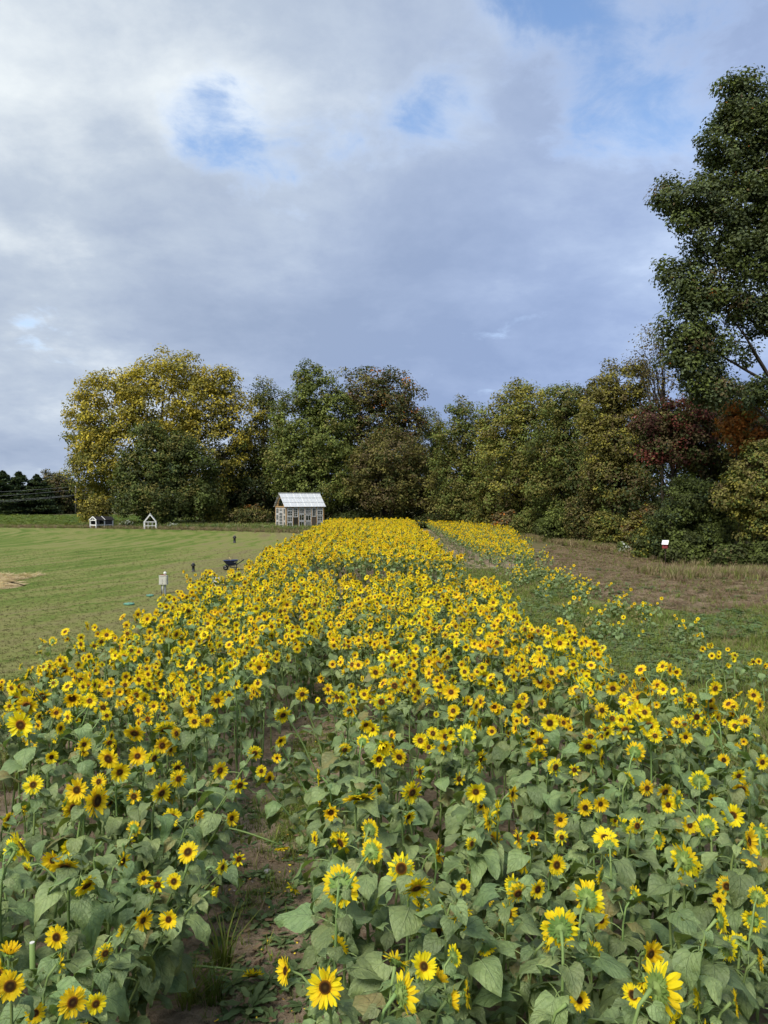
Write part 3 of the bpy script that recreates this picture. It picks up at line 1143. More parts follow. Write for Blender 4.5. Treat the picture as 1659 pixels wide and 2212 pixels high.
def tree(name, label, X, d, blobs, cr, nleaf, ls, pal, tr=0.35, th=0.8, group='trees along the edge of the wood', top=None, nlimb=12, twigs=260, lean=(0, 0), cat='tree', rf=1.15, **kw):
    TREE_N[0] += 7
    x = gx(X, d)
    root = thing(name, label, cat, (x, d, 0), 0, group)
    bl = []
    for b in blobs:
        w = blob(b[0], b[1], b[2] * rf, b[3], d, *(b[4:] if len(b) > 4 else ()))
        bl.append((w[0] - x, w[1] - d, w[2], w[3], w[4], w[5]))
    cm, C = crown_mesh(TREE_N[0], bl, cr, nleaf, ls, pal, top=top, **kw)
    hmax = max(b[2] + b[5] for b in bl)
    link('trunk', trunk_mesh(TREE_N[0] + 1, C, tr, hmax * th, lean, nlimb, twigs, 0.36 if nlimb == 26 else 0.55), root)
    link('crown', cm, root)
    return root


def shrub(label, X, d, rpx, hpx, pal, ls=0.22, nleaf=2600, cr=0.5, group='shrubs at the foot of the wood', name='shrub', cat='shrub', **kw):
    TREE_N[0] += 7
    x = gx(X, d)
    k = 768 / 1659 / FPX * d
    r, h = rpx * k, hpx * k
    g = random.Random(TREE_N[0])
    bl = [(g.uniform(-.45, .45) * r, g.uniform(-.3, .3) * r, h * g.uniform(0.35, 0.6), r * g.uniform(.45, .7), r * g.uniform(.4, .6), h * g.uniform(.35, .5)) for _ in range(4)]
    bl.append((0, 0, h * 0.35, r * 0.8, r * 0.6, h * 0.38))
    root = thing(name, label, cat, (x, d, 0), 0, group)
    cm, C = crown_mesh(TREE_N[0], bl, cr, nleaf, ls, pal, zmin=0.1, **kw)
    mb = MB()
    for c in C[:26]:
        mb.tube([(g.uniform(-.2, .2), g.uniform(-.2, .2), 0), (c[0] * 0.5, c[1] * 0.5, c[2] * 0.6), tuple(c)], [0.035, 0.02, 0.008], 4, cap=False)
    link('stems', new_mesh('stems', mb.V, mb.F, 'bark'), root)
    link('foliage', cm, root)
    return root


LG = 'trees behind the lawn and the greenhouse'
RG = 'trees along the right side of the field'
# left of the greenhouse
tree('maple_tree', 'big golden yellow tree at the far end of the lawn', 352, 122,
     [(360, 860, 92, 90), (235, 880, 62, 80), (190, 920, 42, 80), (450, 880, 62, 80), (520, 915, 46, 62), (300, 980, 120, 90), (210, 1010, 55, 80), (450, 985, 80, 90), (480, 840, 22, 50), (300, 830, 45, 40), (400, 800, 40, 34)],
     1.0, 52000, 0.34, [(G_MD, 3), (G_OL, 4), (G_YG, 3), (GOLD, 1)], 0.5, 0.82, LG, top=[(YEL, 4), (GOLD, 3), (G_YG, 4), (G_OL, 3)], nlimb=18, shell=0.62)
tree('round_tree', 'dark green low-branched tree in front of the golden tree', 345, 113,
     [(340, 985, 50, 52), (300, 1020, 44, 56), (410, 1015, 50, 56), (345, 1080, 85, 42), (325, 940, 30, 30), (390, 960, 32, 36), (275, 1070, 30, 44), (430, 1075, 44, 40), (330, 1035, 60, 45)],
     0.95, 28000, 0.30, [(G_DK, 4), (G_MD, 5), (BLU, 1), (G_OL, 2)], 0.35, 0.8, LG, shell=0.6)
tree('slender_tree', 'thin feathery tree between the golden tree and the tall green one', 570, 124,
     [(570, 850, 26, 45), (590, 900, 34, 60), (560, 960, 34, 60), (590, 1020, 40, 60)], 0.9, 9000, 0.27, [(G_OL, 4), (G_MD, 3), (G_DK, 2)], 0.25, 0.9, LG, shell=0.35, spread=0.7)
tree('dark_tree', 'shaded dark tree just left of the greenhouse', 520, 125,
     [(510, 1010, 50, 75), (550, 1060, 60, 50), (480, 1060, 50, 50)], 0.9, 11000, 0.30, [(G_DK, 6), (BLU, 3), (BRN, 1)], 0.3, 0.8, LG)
tree('tall_green_tree', 'tall bright green tree rising behind the greenhouse', 670, 114,
     [(685, 850, 46, 62), (640, 905, 50, 62), (720, 900, 42, 62), (680, 955, 78, 62), (640, 1000, 60, 60), (720, 1005, 58, 62), (690, 1050, 80, 50), (668, 820, 26, 36)],
     0.85, 36000, 0.30, [(G_MD, 4), (G_LT, 6), (G_OL, 2)], 0.45, 0.85, LG, shell=0.6, up=0.6)
tree('oak_tree', 'dark tree with a brownish top right of the tall green tree', 830, 118,
     [(790, 845, 50, 55), (850, 850, 48, 52), (820, 900, 80, 62), (870, 925, 45, 55), (790, 960, 60, 62), (850, 985, 62, 62), (820, 1050, 80, 50)],
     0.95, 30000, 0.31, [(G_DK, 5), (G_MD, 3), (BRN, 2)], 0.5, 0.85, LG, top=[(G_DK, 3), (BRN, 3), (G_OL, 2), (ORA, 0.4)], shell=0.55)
tree('brown_tree', 'dull olive brown tree hanging low behind the flower field', 845, 108,
     [(845, 985, 70, 62), (800, 1030, 50, 50), (890, 1030, 50, 60), (850, 1065, 75, 40)], 0.85, 19000, 0.27, [(G_OL, 5), (BRN, 3), (G_DK, 3)], 0.3, 0.8, LG)
tree('thin_tree', 'thin light-leaved tree in the gap of the tree line', 945, 126,
     [(935, 925, 24, 40), (955, 970, 30, 50), (930, 1030, 34, 60)], 0.9, 6500, 0.27, [(G_OL, 3), (G_MD, 4)], 0.22, 0.9, LG, shell=0.3, spread=0.7)


def conifer(label, X, d, Ytop, wpx, group, pal, nleaf=9000, ls=0.32, name='conifer_tree', base=0.4, asym=0.0):
    TREE_N[0] += 7
    g = np.random.default_rng(TREE_N[0])
    x = gx(X, d)
    h = ght(Ytop, d)
    w = wpx * 768 / 1659 / FPX * d
    root = thing(name, label, 'tree', (x, d, 0), 0, group)
    mb = MB().tube([(0, 0, 0), (0.1, 0, h * 0.5), (0, 0, h)], [h * 0.018, h * 0.011, 0.02], 7)
    P, Nn = [], []
    nb = int(h * 11)
    for i in range(nb):
        z = base + (h - base) * (i / nb) ** 1.0
        r = w * (1 - ((z - base) / (h - base)) ** 1.5) ** 0.8 * g.uniform(0.65, 1.1) + 0.15
        a = g.uniform(0, 6.28)
        m = max(6, int(nleaf / nb))
        t = g.random(m) ** 0.6
        dz = -0.18 * r * t + 0.16 * r * t * t
        lat = g.normal(size=m) * 0.16 * r * (0.35 + t)
        ca, sa = math.cos(a), math.sin(a)
        P.append(np.stack([ca * r * t - sa * lat, sa * r * t + ca * lat, z + dz + g.normal(size=m) * 0.12], 1))
        mb.tube([(0, 0, z), (ca * r * 0.9, sa * r * 0.9, z - 0.05 * r)], [0.04, 0.01], 4, cap=False)
    P = np.concatenate(P)
    n = len(P)
    P[:, 2] = np.maximum(P[:, 2], 0.1)
    N = g.normal(size=(n, 3)) * 0.5 + np.array([0, 0, 1.0])
    N /= np.linalg.norm(N, axis=1)[:, None]
    T = np.cross(N, g.normal(size=(n, 3)))
    T /= np.linalg.norm(T, axis=1)[:, None]
    Bn = np.cross(N, T)
    s = (ls * g.uniform(0.6, 1.3, n))[:, None]
    V = np.stack([P - T * s * .5, P + Bn * s * .2, P + T * s * .5, P - Bn * s * .2], 1).reshape(-1, 3)
    c = np.array([q[0] for q in pal])
    wts = np.array([q[1] for q in pal], dtype=float)
    col = c[g.choice(len(c), n, p=wts / wts.sum())] * g.uniform(0.7, 1.3, n)[:, None]
    link('trunk', new_mesh('trunk', mb.V, mb.F, 'bark'), root)
    link('crown', new_mesh('crown', V, np.arange(n * 4).reshape(-1, 4), 'crown', smooth=False, col=np.repeat(col, 4, 0)), root)
    return root


conifer('dark spruce in the shaded corner behind the flower field', 935, 112, 960, 38, LG, [(G_DK, 4), (BLU, 4)], 9000, 0.28)
PG = 'far trees beyond the green crop field'
for (X, Yt, w, d, lb) in ((6, 1018, 52, 200, 'far dark pine at the left edge beyond the crop field'),
                          (42, 1020, 54, 204, 'far broad pine second from the left edge of the photo'),
                          (80, 1026, 52, 207, 'far pine with layered boughs behind the sagging cables'),
                          (-30, 1014, 52, 202, 'far pine cut off by the left picture edge')):
    conifer(lb, X, d, Yt, w, PG, [(G_DK, 3), (BLU, 5), ((0.05, 0.08, 0.04), 3)], 16000, 0.75, 'pine_tree')
tree('brownish_tree', 'far brown tree with a tufted top left of the utility pole', 118, 212, [(112, 1040, 18, 26), (130, 1050, 20, 26), (118, 1080, 30, 34)], 1.3, 5200, 0.5, [(BRN, 4), (G_OL, 4), (G_DK, 3)], 0.3, 0.85, PG)
tree('far_round_tree', 'far low dark tree right behind the utility pole', 160, 218, [(158, 1062, 26, 22), (172, 1085, 36, 30), (145, 1085, 26, 28)], 1.3, 5200, 0.5, [(BRN, 4), (G_DK, 5)], 0.3, 0.8, PG)

# along the right side of the field
tree('feathery_tree', 'pale feathery tree at the far corner right of the flower field', 1005, 102,
     [(1000, 895, 30, 36), (985, 950, 44, 50), (1035, 945, 40, 50), (1050, 1010, 52, 55), (985, 1020, 50, 55), (1000, 1085, 62, 40)], 0.8, 21000, 0.25, [(G_OL, 5), (G_LT, 3), (G_MD, 3)], 0.3, 0.88, RG, shell=0.4)
tree('yellow_green_tree', 'yellow-green rounded tree near the middle of the right tree line', 1125, 90,
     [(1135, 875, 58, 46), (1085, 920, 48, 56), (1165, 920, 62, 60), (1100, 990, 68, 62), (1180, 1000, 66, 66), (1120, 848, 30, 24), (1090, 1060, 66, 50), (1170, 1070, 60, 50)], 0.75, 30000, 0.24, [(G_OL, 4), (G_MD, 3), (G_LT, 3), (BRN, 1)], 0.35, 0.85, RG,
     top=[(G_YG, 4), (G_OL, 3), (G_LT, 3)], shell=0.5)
tree('green_tree', 'mid green tree right of the yellow-green one', 1225, 80,
     [(1215, 872, 46, 42), (1260, 880, 46, 46), (1250, 935, 62, 62), (1190, 965, 56, 62), (1250, 1020, 70, 62), (1200, 1060, 64, 52), (1280, 1000, 50, 60)], 0.7, 26000, 0.22, [(G_MD, 5), (G_OL, 4), (G_DK, 2), (G_LT, 2)], 0.35, 0.85, RG, shell=0.5)
tree('olive_tree_crown', 'tall olive-brown tree left of the huge oak', 1330, 69,
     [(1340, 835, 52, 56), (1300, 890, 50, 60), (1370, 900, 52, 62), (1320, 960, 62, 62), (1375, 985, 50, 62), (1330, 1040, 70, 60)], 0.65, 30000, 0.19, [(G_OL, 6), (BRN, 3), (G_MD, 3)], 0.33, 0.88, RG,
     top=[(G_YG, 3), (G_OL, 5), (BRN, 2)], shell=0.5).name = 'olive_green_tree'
tree('bare_tree', 'half-bare twiggy tree standing against the sky beside the oak', 1430, 64,
     [(1400, 745, 34, 34), (1440, 760, 40, 40), (1380, 790, 34, 34), (1430, 820, 48, 44), (1405, 718, 24, 22)], 0.6, 1300, 0.17, [(BRN, 4), (G_OL, 4), ((0.10, 0.07, 0.03), 3)], 0.16, 0.93, RG, nlimb=22, twigs=420, shell=0.2, spread=1.1)
tree('maroon_tree', 'dark maroon-leaved tree in front of the right tree line', 1450, 56,
     [(1420, 910, 48, 48), (1480, 900, 55, 50), (1440, 970, 50, 45), (1500, 960, 48, 50)], 0.6, 15000, 0.17, [(RED, 3), (BRN, 4), (G_DK, 4), ((0.075, 0.03, 0.022), 3), (G_OL, 1)], 0.22, 0.85, RG, nlimb=14, shell=0.35)
# the huge oak, partly outside the picture
tree('oak_tree', 'huge dark green oak towering at the right edge', 1735, 44,
     [(1600, 240, 56, 66), (1690, 260, 90, 80), (1560, 320, 68, 66), (1660, 340, 110, 90), (1500, 420, 76, 44), (1590, 440, 100, 80), (1700, 470, 110, 90), (1530, 520, 70, 66),
      (1640, 560, 110, 70), (1490, 640, 60, 62), (1570, 640, 82, 60), (1480, 720, 56, 56), (1545, 735, 50, 44), (1500, 790, 50, 40), (1640, 690, 70, 40), (1760, 600, 110, 120), (1740, 380, 90, 140), (1590, 195, 36, 36), (1480, 470, 40, 40), (1440, 440, 34, 20), (1465, 765, 48, 50), (1520, 815, 52, 40), (1540, 850, 46, 34), (1650, 845, 56, 36), (1610, 775, 30, 22), (1450, 600, 36, 40)],
     0.66, 86000, 0.165, [(G_DK, 4), (G_MD, 4), (BLU, 2), ((0.105, 0.132, 0.06), 6), (BRN, 0.4), (ORA, 0.05)], 0.45, 0.9, RG, nlimb=26, twigs=900, shell=0.30, up=0.55, spread=0.55, rf=1.0)
tree('orange_maple', 'small orange-leaved tree under the lower limbs of the oak', 1600, 46.5,
     [(1595, 905, 40, 34), (1615, 945, 34, 32), (1575, 930, 24, 28)], 0.5, 5200, 0.18, [(ORA, 5), ((0.30, 0.13, 0.03), 3), (BRN, 2), (G_OL, 2)], 0.14, 0.85, RG)
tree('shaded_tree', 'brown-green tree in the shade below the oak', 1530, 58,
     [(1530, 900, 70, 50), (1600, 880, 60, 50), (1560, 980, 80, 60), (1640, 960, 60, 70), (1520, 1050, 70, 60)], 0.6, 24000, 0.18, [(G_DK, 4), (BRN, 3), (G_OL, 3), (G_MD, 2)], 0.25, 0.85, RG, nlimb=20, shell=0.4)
tree('light_leaved_tree', 'olive-leaved tree drooping at the right picture edge', 1640, 44.5,
     [(1640, 1010, 52, 50), (1600, 1060, 50, 46), (1650, 1090, 60, 55), (1690, 1010, 70, 80), (1660, 1150, 50, 40)], 0.5, 23000, 0.145, [(G_OL, 5), (G_YG, 2), (G_MD, 4), (BRN, 1)], 0.18, 0.85, RG, shell=0.4)
tree('low_green_tree', 'low dark green tree behind the red birdhouse', 1500, 49,
     [(1500, 1080, 62, 50), (1460, 1130, 55, 45), (1540, 1140, 62, 52), (1500, 1175, 80, 36), (1560, 1090, 45, 45)], 0.5, 24000, 0.15, [(G_DK, 5), (G_MD, 5), (BLU, 2)], 0.18, 0.8, RG, shell=0.5)

# shrubs at the foot of the wood
SH = [
    ('leafy green shrub at the far end of the soil lane', 1010, 100, 34, 60, [(G_OL, 4), (G_MD, 4)]),
    ('yellow-green shrub with red stems beside the far lane', 1060, 92, 36, 70, [(G_YG, 2), (G_OL, 4), (G_MD, 3)]),
    ('russet shrub between two green ones by the wood', 1095, 86, 22, 56, [(BRN, 4), (ORA, 1), (G_OL, 2)]),
    ('broad green shrub with long fronds right of the russet one', 1140, 82, 44, 62, [(G_MD, 4), (G_LT, 3), (G_OL, 2)]),
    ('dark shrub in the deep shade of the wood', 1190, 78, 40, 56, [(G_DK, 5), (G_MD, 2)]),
    ('bright green bush midway along the wood edge', 1215, 72, 50, 78, [(G_MD, 6), (G_LT, 2), (G_DK, 2)]),
    ('grey-green twiggy bush behind the bright green one', 1260, 70, 50, 110, [(BRN, 3), (G_DK, 3), (G_OL, 3)]),
    ('olive bush left of the birdhouse with yellow sprays', 1320, 64, 44, 82, [(G_YG, 2), (G_OL, 4), (G_MD, 3)]),
    ('rust and yellow bush near the birdhouse', 1385, 58, 42, 96, [(G_OL, 4), (BRN, 3), (ORA, 1), (G_YG, 2)]),
    ('low yellow-tipped bush just left of the birdhouse post', 1400, 52, 36, 60, [(G_YG, 3), (G_MD, 4), (G_DK, 3)]),
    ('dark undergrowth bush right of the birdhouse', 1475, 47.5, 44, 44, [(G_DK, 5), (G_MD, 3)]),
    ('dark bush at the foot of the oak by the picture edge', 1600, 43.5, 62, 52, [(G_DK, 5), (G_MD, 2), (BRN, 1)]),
    ('dark bush cut off by the right picture edge', 1690, 42.5, 50, 60, [(G_DK, 5), (G_MD, 2)]),
    ('low dark bush behind the far right corner of the flowers', 930, 106, 40, 30, [(G_DK, 5), (BRN, 1)]),
    ('low dark bush behind the right end of the greenhouse', 760, 112, 60, 34, [(G_DK, 5), (BLU, 1)]),
    ('low dark bush behind the far middle of the flowers', 850, 109, 50, 30, [(G_DK, 5), (BRN, 1)]),
    ('weedy green bush left of the greenhouse', 530, 116, 60, 40, [(G_DK, 3), (G_OL, 3), (BRN, 1)]),
    ('russet shrub under the trees left of the greenhouse', 548, 118, 22, 44, [(BRN, 4), (ORA, 1.2), (G_DK, 2)]),
    ('yellow-green shrub at the right foot of the golden tree', 470, 115, 26, 60, [(G_YG, 3), (G_OL, 3), (G_MD, 3)]),
    ('green shrub growing under the dark tree behind the frame', 345, 111, 46, 62, [(G_MD, 5), (G_DK, 3), (G_LT, 1)]),
    ('yellowish bush at the left foot of the golden tree', 205, 118, 40, 70, [(G_YG, 3), (GOLD, 1), (G_OL, 4)]),
]
for (lb, X, d, r, h, pal) in SH:
    far = d > 85
    shrub(lb, X, d, r, h, pal, ls=0.27 if far else 0.17, nleaf=3600 if far else 6500, cr=0.6 if far else 0.42)
WHT = (0.42, 0.44, 0.40)
for lb, X, d, r, h in (('white-flowered weeds between the two small frames', 275, 109, 20, 15), ('white-flowered weeds right of the small triangular frame', 372, 107.5, 15, 11), ('white-flowered weeds left of the birdhouse', 1350, 57, 11, 18)):
    shrub(lb, X, d, r, h, [(WHT, 3), (G_DK, 3), (G_MD, 3)], ls=0.16, nleaf=1500, cr=0.3, name='white_aster', cat='plant', group='white-flowered weeds')

# the deep wood behind, one mass
wb = []
gw = random.Random(4)
for i in range(30):
    t = i / 29
    wb.append((22 + 6 * math.sin(i * 2.1) + (30 - 22) * (1 - t), 56 + 66 * t, 5.5 + gw.uniform(-1, 2.5), 5, 5, 6.0))
for i in range(26):
    t = i / 25
    wb.append((-34 + 60 * t, 134 + gw.uniform(-3, 3), 7 + gw.uniform(-1, 3), 5, 4, 7.5))
for i in range(8):
    wb.append((30 + i * 3, 48 + gw.uniform(-3, 3), 5 + gw.uniform(-1, 3), 4, 4, 6))
for tri, (sub, n_, l_, c_) in enumerate(((wb[:30] + wb[56:], 80000, 0.24, 0.8), (wb[30:56], 48000, 0.38, 1.2))):
    wm, wc = crown_mesh(77 + tri, sub + [(b[0] + (5 if tri == 0 else 0), b[1] + (0 if tri == 0 else 6), 2.6, b[3], b[4], 3.0) for b in sub], c_, n_, l_, [(G_DK, 6), (BLU, 2), (BRN, 2), (G_MD, 1)], shell=0.5)
    wo = link('woodland_foliage', wm)
    tag(wo, 'deep shaded foliage of the wood behind the ' + ('right-hand trees' if tri == 0 else 'greenhouse trees'), kind='stuff')
fb = []
for i in range(14):
    fb.append((-160 + i * 10, 225 + gw.uniform(-4, 4), 3.5 + gw.uniform(0, 2.0), 8, 4, 4.5))
wm, wc = crown_mesh(78, fb, 1.8, 16000, 0.8, [(G_DK, 5), (BLU, 3), (BRN, 2)])
tag(link('far_treeline_foliage', wm), 'far dark tree line on the horizon beyond the crop field', kind='stuff')


# ------------------------------------------------------------------ greenhouse of old windows
def greenhouse():
    D = 101.0
    root = thing('greenhouse', 'greenhouse built of old white windows with a clear gabled roof', 'greenhouse', (gx(618, D), D, 0), R(31))
    L, W, WH, RH = 5.6, 3.5, 3.05, 4.75       # local +X along the long side, +Y to the back, z up; the near corner at the origin

    def part(name, mat, fn, parent=root, smooth=False):
        mb = MB()
        fn(mb)
        return mb.build(name, mat, parent, smooth)
    part('floor_deck', 'timber', lambda m: m.box((L / 2, W / 2, 0.07), (L + 0.1, W + 0.1, 0.14)))
    for (x, y) in ((0, 0), (L, 0), (0, W), (L, W)):
        part('corner_post', 'timber', lambda m: m.box((x, y, WH / 2 + 0.07), (0.15, 0.15, WH - 0.14)))
    for x in (1.0, 1.80, 2.77, 3.78, 4.55):
        part('post', 'timber', lambda m: m.box((x, 0, WH / 2 + 0.05), (0.10, 0.11, WH - 0.18)))
        part('post', 'timber', lambda m: m.box((x, W, WH / 2 + 0.05), (0.10, 0.11, WH - 0.18)))
    for y in (0.95, 2.32):
        part('post', 'timber', lambda m: m.box((0, y, WH / 2 + 0.05), (0.11, 0.10, WH - 0.18)))
    for y in (1.2, 2.4):
        part('post', 'timber', lambda m: m.box((L, y, WH / 2 + 0.05), (0.11, 0.10, WH - 0.18)))
    for y in (0, W):
        part('top_plate', 'timber', lambda m: m.box((L / 2, y, WH + 0.02), (L + 0.24, 0.14, 0.17)))
    for x in (0, L):
        part('tie_beam', 'timber', lambda m: m.box((x, W / 2, WH + 0.03), (0.13, W - 0.15, 0.16)))
    # windows: u0,u1,z0,z1, panes across, panes up
    def window(axis, u0, u1, z0, z1, nx, nz, off=0.0, mat='white'):
        mb = MB()
        t = 0.065
        gap = 0.012
        u0 += gap
        u1 -= gap
        z0 += gap
        z1 -= gap

        def bar(ua, ub, za, zb, th):
            c, s = ((ua + ub) / 2, (za + zb) / 2), (ub - ua, zb - za)
            if axis == 'x':
                mb.box((c[0], off, c[1]), (s[0], th, s[1]))
            else:
                mb.box((off, c[0], c[1]), (th, s[0], s[1]))
        bar(u0, u0 + t, z0, z1, 0.06)
        bar(u1 - t, u1, z0, z1, 0.06)
        bar(u0 + t, u1 - t, z0, z0 + t, 0.058)
        bar(u0 + t, u1 - t, z1 - t, z1, 0.058)
        for i in range(1, nx):
            u = u0 + t + (u1 - u0 - 2 * t) * i / nx
            bar(u - 0.014, u + 0.014, z0 + t, z1 - t, 0.04)
        for i in range(1, nz):
            z = z0 + t + (z1 - z0 - 2 * t) * i / nz
            bar(u0 + t, u1 - t, z - 0.014, z + 0.014, 0.044)
        o = mb.build('window', mat, root)
        gb = MB()
        for i in range(nx):
            for j in range(nz):
                ua = u0 + t + (u1 - u0 - 2 * t) * i / nx + 0.014
                ub = u0 + t + (u1 - u0 - 2 * t) * (i + 1) / nx - 0.014
                za = z0 + t + (z1 - z0 - 2 * t) * j / nz + 0.014
                zb = z0 + t + (z1 - z0 - 2 * t) * (j + 1) / nz - 0.014
                pb = MB()
                if axis == 'x':
                    pb.box(((ua + ub) / 2, off, (za + zb) / 2), (ub - ua, 0.008, zb - za))
                else:
                    pb.box((off, (ua + ub) / 2, (za + zb) / 2), (0.008, ub - ua, zb - za))
                pb.build('pane', 'glass', o)
        return o

    def panel(axis, u0, u1, z0, z1, mat, off=0.0):
        mb = MB()
        if axis == 'x':
            mb.box(((u0 + u1) / 2, off, (z0 + z1) / 2), (u1 - u0, 0.05, z1 - z0))
        else:
            mb.box((off, (u0 + u1) / 2, (z0 + z1) / 2), (0.05, u1 - u0, z1 - z0))
        return mb.build('panel', mat, root)
    f = -0.03
    for (a, b, c, d, nx, nz) in ((0.10, 0.94, 2.58, 2.92, 3, 1), (0.10, 0.94, 1.80, 2.56, 3, 2), (0.10, 0.94, 1.00, 1.78, 3, 2), (0.10, 0.94, 0.20, 0.96, 2, 2),
                                 (1.06, 1.74, 1.66, 2.92, 2, 4), (1.86, 2.71, 2.10, 2.92, 4, 1), (1.86, 2.71, 1.16, 2.04, 2, 1), (1.86, 2.71, 0.20, 1.10, 2, 1),
                                 (2.83, 3.72, 2.02, 2.92, 4, 3), (2.83, 3.72, 1.14, 1.96, 2, 1), (2.83, 3.72, 0.20, 1.06, 5, 1), (3.84, 4.49, 1.70, 2.92, 2, 1),
                                 (4.61, 5.50, 2.66, 2.92, 1, 1), (4.61, 5.50, 1.90, 2.60, 3, 2), (4.61, 5.50, 1.04, 1.84, 3, 2), (4.61, 5.50, 0.20, 0.98, 3, 1)):
        window('x', a, b, c, d, nx, nz, f)
    panel('x', 1.07, 1.73, 0.16, 1.62, 'darkpanel', f)
    panel('x', 3.85, 4.48, 0.16, 1.64, 'oldwood', f)
    for (a, b, c, d, nx, nz) in ((0.10, 0.88, 2.02, 2.92, 2, 1), (0.10, 0.88, 1.12, 1.98, 2, 1), (0.10, 0.88, 0.20, 1.08, 2, 1), (1.02, 2.25, 2.36, 2.92, 4, 2),
                                 (2.40, 3.40, 2.06, 2.92, 3, 1), (2.40, 3.40, 1.14, 2.02, 3, 1), (2.40, 3.40, 0.20, 1.10, 3, 1)):
        window('y', a, b, c, d, nx, nz, f)
    dr = window('y', 1.02, 2.25, 0.16, 2.32, 3, 5, -0.05)
    dr.name = 'door'
    MB().tube([(-0.14, 1.12, 1.18), (-0.09, 1.12, 1.18)], 0.03, 8).build('handle', 'black', dr)
    # far sides
    for (a, b) in ((0.10, 0.94), (1.06, 1.74), (1.86, 2.71), (2.83, 3.72), (3.84, 4.49), (4.61, 5.50)):
        window('x', a, b, 1.6, 2.92, 2, 3, W + 0.03)
        window('x', a, b, 0.2, 1.56, 2, 2, W + 0.03)
    for (a, b) in ((0.1, 1.14), (1.26, 2.34), (2.46, 3.4)):
        window('y', a, b, 1.6, 2.92, 3, 3, L + 0.03)
        window('y', a, b, 0.2, 1.56, 3, 2, L + 0.03)
    # staging inside
    part('shelf', 'oldwood', lambda m: m.box((2.8, 2.6, 0.9), (4.6, 0.7, 0.05)).box((1.0, 2.6, 0.5), (0.08, 0.6, 0.75)).box((4.6, 2.6, 0.5), (0.08, 0.6, 0.75)))
    # roof: rafters, purlins, clear sheets
    ov, rise = 0.32, RH - WH
    sl_ = math.atan2(rise, W / 2)
    ln = math.hypot(rise, W / 2) + 0.28
    for side in (0, 1):
        s = 1 if side == 0 else -1
        y0 = 0 if side == 0 else W

        def P(u, k, up=0.0):
            """point on the slope: u along the ridge, k down from the ridge (0..1)"""
            dist = ln * k
            return Vector((u, W / 2 - s * dist * math.cos(sl_) - s * up * math.sin(sl_), RH + 0.16 - dist * math.sin(sl_) + up * math.cos(sl_)))
        for u in (0.0, 1.12, 2.24, 3.36, 4.48, 5.6):
            part('rafter', 'timber', lambda m: m.beam(P(u, 0.02, -0.08), P(u, 0.98, -0.08), 0.07, 0.12))
        for k in (0.05, 0.36, 0.67, 0.975):
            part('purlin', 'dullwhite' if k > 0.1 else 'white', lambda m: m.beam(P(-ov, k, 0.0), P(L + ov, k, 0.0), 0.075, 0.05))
        n = 6
        for i in range(n):
            ua = -ov + (L + 2 * ov) * i / n
            ub = -ov + (L + 2 * ov) * (i + 1) / n
            mb = MB()
            mb.beam(P((ua + ub) / 2, 0.0, 0.035), P((ua + ub) / 2, 1.0, 0.035), ub - ua - 0.02, 0.012)
            mb.build('roof_sheet', 'polycarb', root)
            if i:
                part('roof_batten', 'white', lambda m: m.beam(P(ua, 0.01, 0.055), P(ua, 0.995, 0.055), 0.05, 0.02))
        for k in (0.34, 0.66, 0.985):
            part('roof_batten', 'white', lambda m: m.beam(P(-ov, k, 0.075), P(L + ov, k, 0.075), 0.05, 0.02))
        for i in range(2 * n):
            if i % 2:
                uc = -ov + (L + 2 * ov) * i / (2 * n)
                part('roof_batten', 'dullwhite', lambda m: m.beam(P(uc, 0.01, 0.055), P(uc, 0.995, 0.055), 0.03, 0.02))
    part('ridge_cap', 'white', lambda m: m.box((L / 2, W / 2, RH + 0.21), (L + 2 * ov, 0.24, 0.06)))
    # gable with an arched window
    mb = MB()
    n = 14
    cy, cz, rr = W / 2, WH + 0.13, 0.95
    for i in range(n):
        a, b = math.pi * i / n, math.pi * (i + 1) / n
        mb.beam((-0.02, cy + rr * math.cos(a), cz + rr * 1.15 * math.sin(a)), (-0.02, cy + rr * math.cos(b), cz + rr * 1.15 * math.sin(b)), 0.07, 0.10)
    mb.build('arch_frame', 'timber', root)
    pb = MB()
    pb.poly([(-0.015, cy + rr * .96 * math.cos(math.pi * i / n), cz + rr * 1.1 * math.sin(math.pi * i / n)) for i in range(n + 1)])
    pb.build('arch_pane', 'glass', root)
    for yy in (0.42, W - 0.42):
        part('gable_stud', 'timber', lambda m: m.box((0, yy, WH + 0.30), (0.08, 0.08, 0.40)))
    # stone steps
    part('step', 'greystone', lambda m: m.box((-0.45, 1.6, 0.05), (0.6, 1.2, 0.10)))


greenhouse()


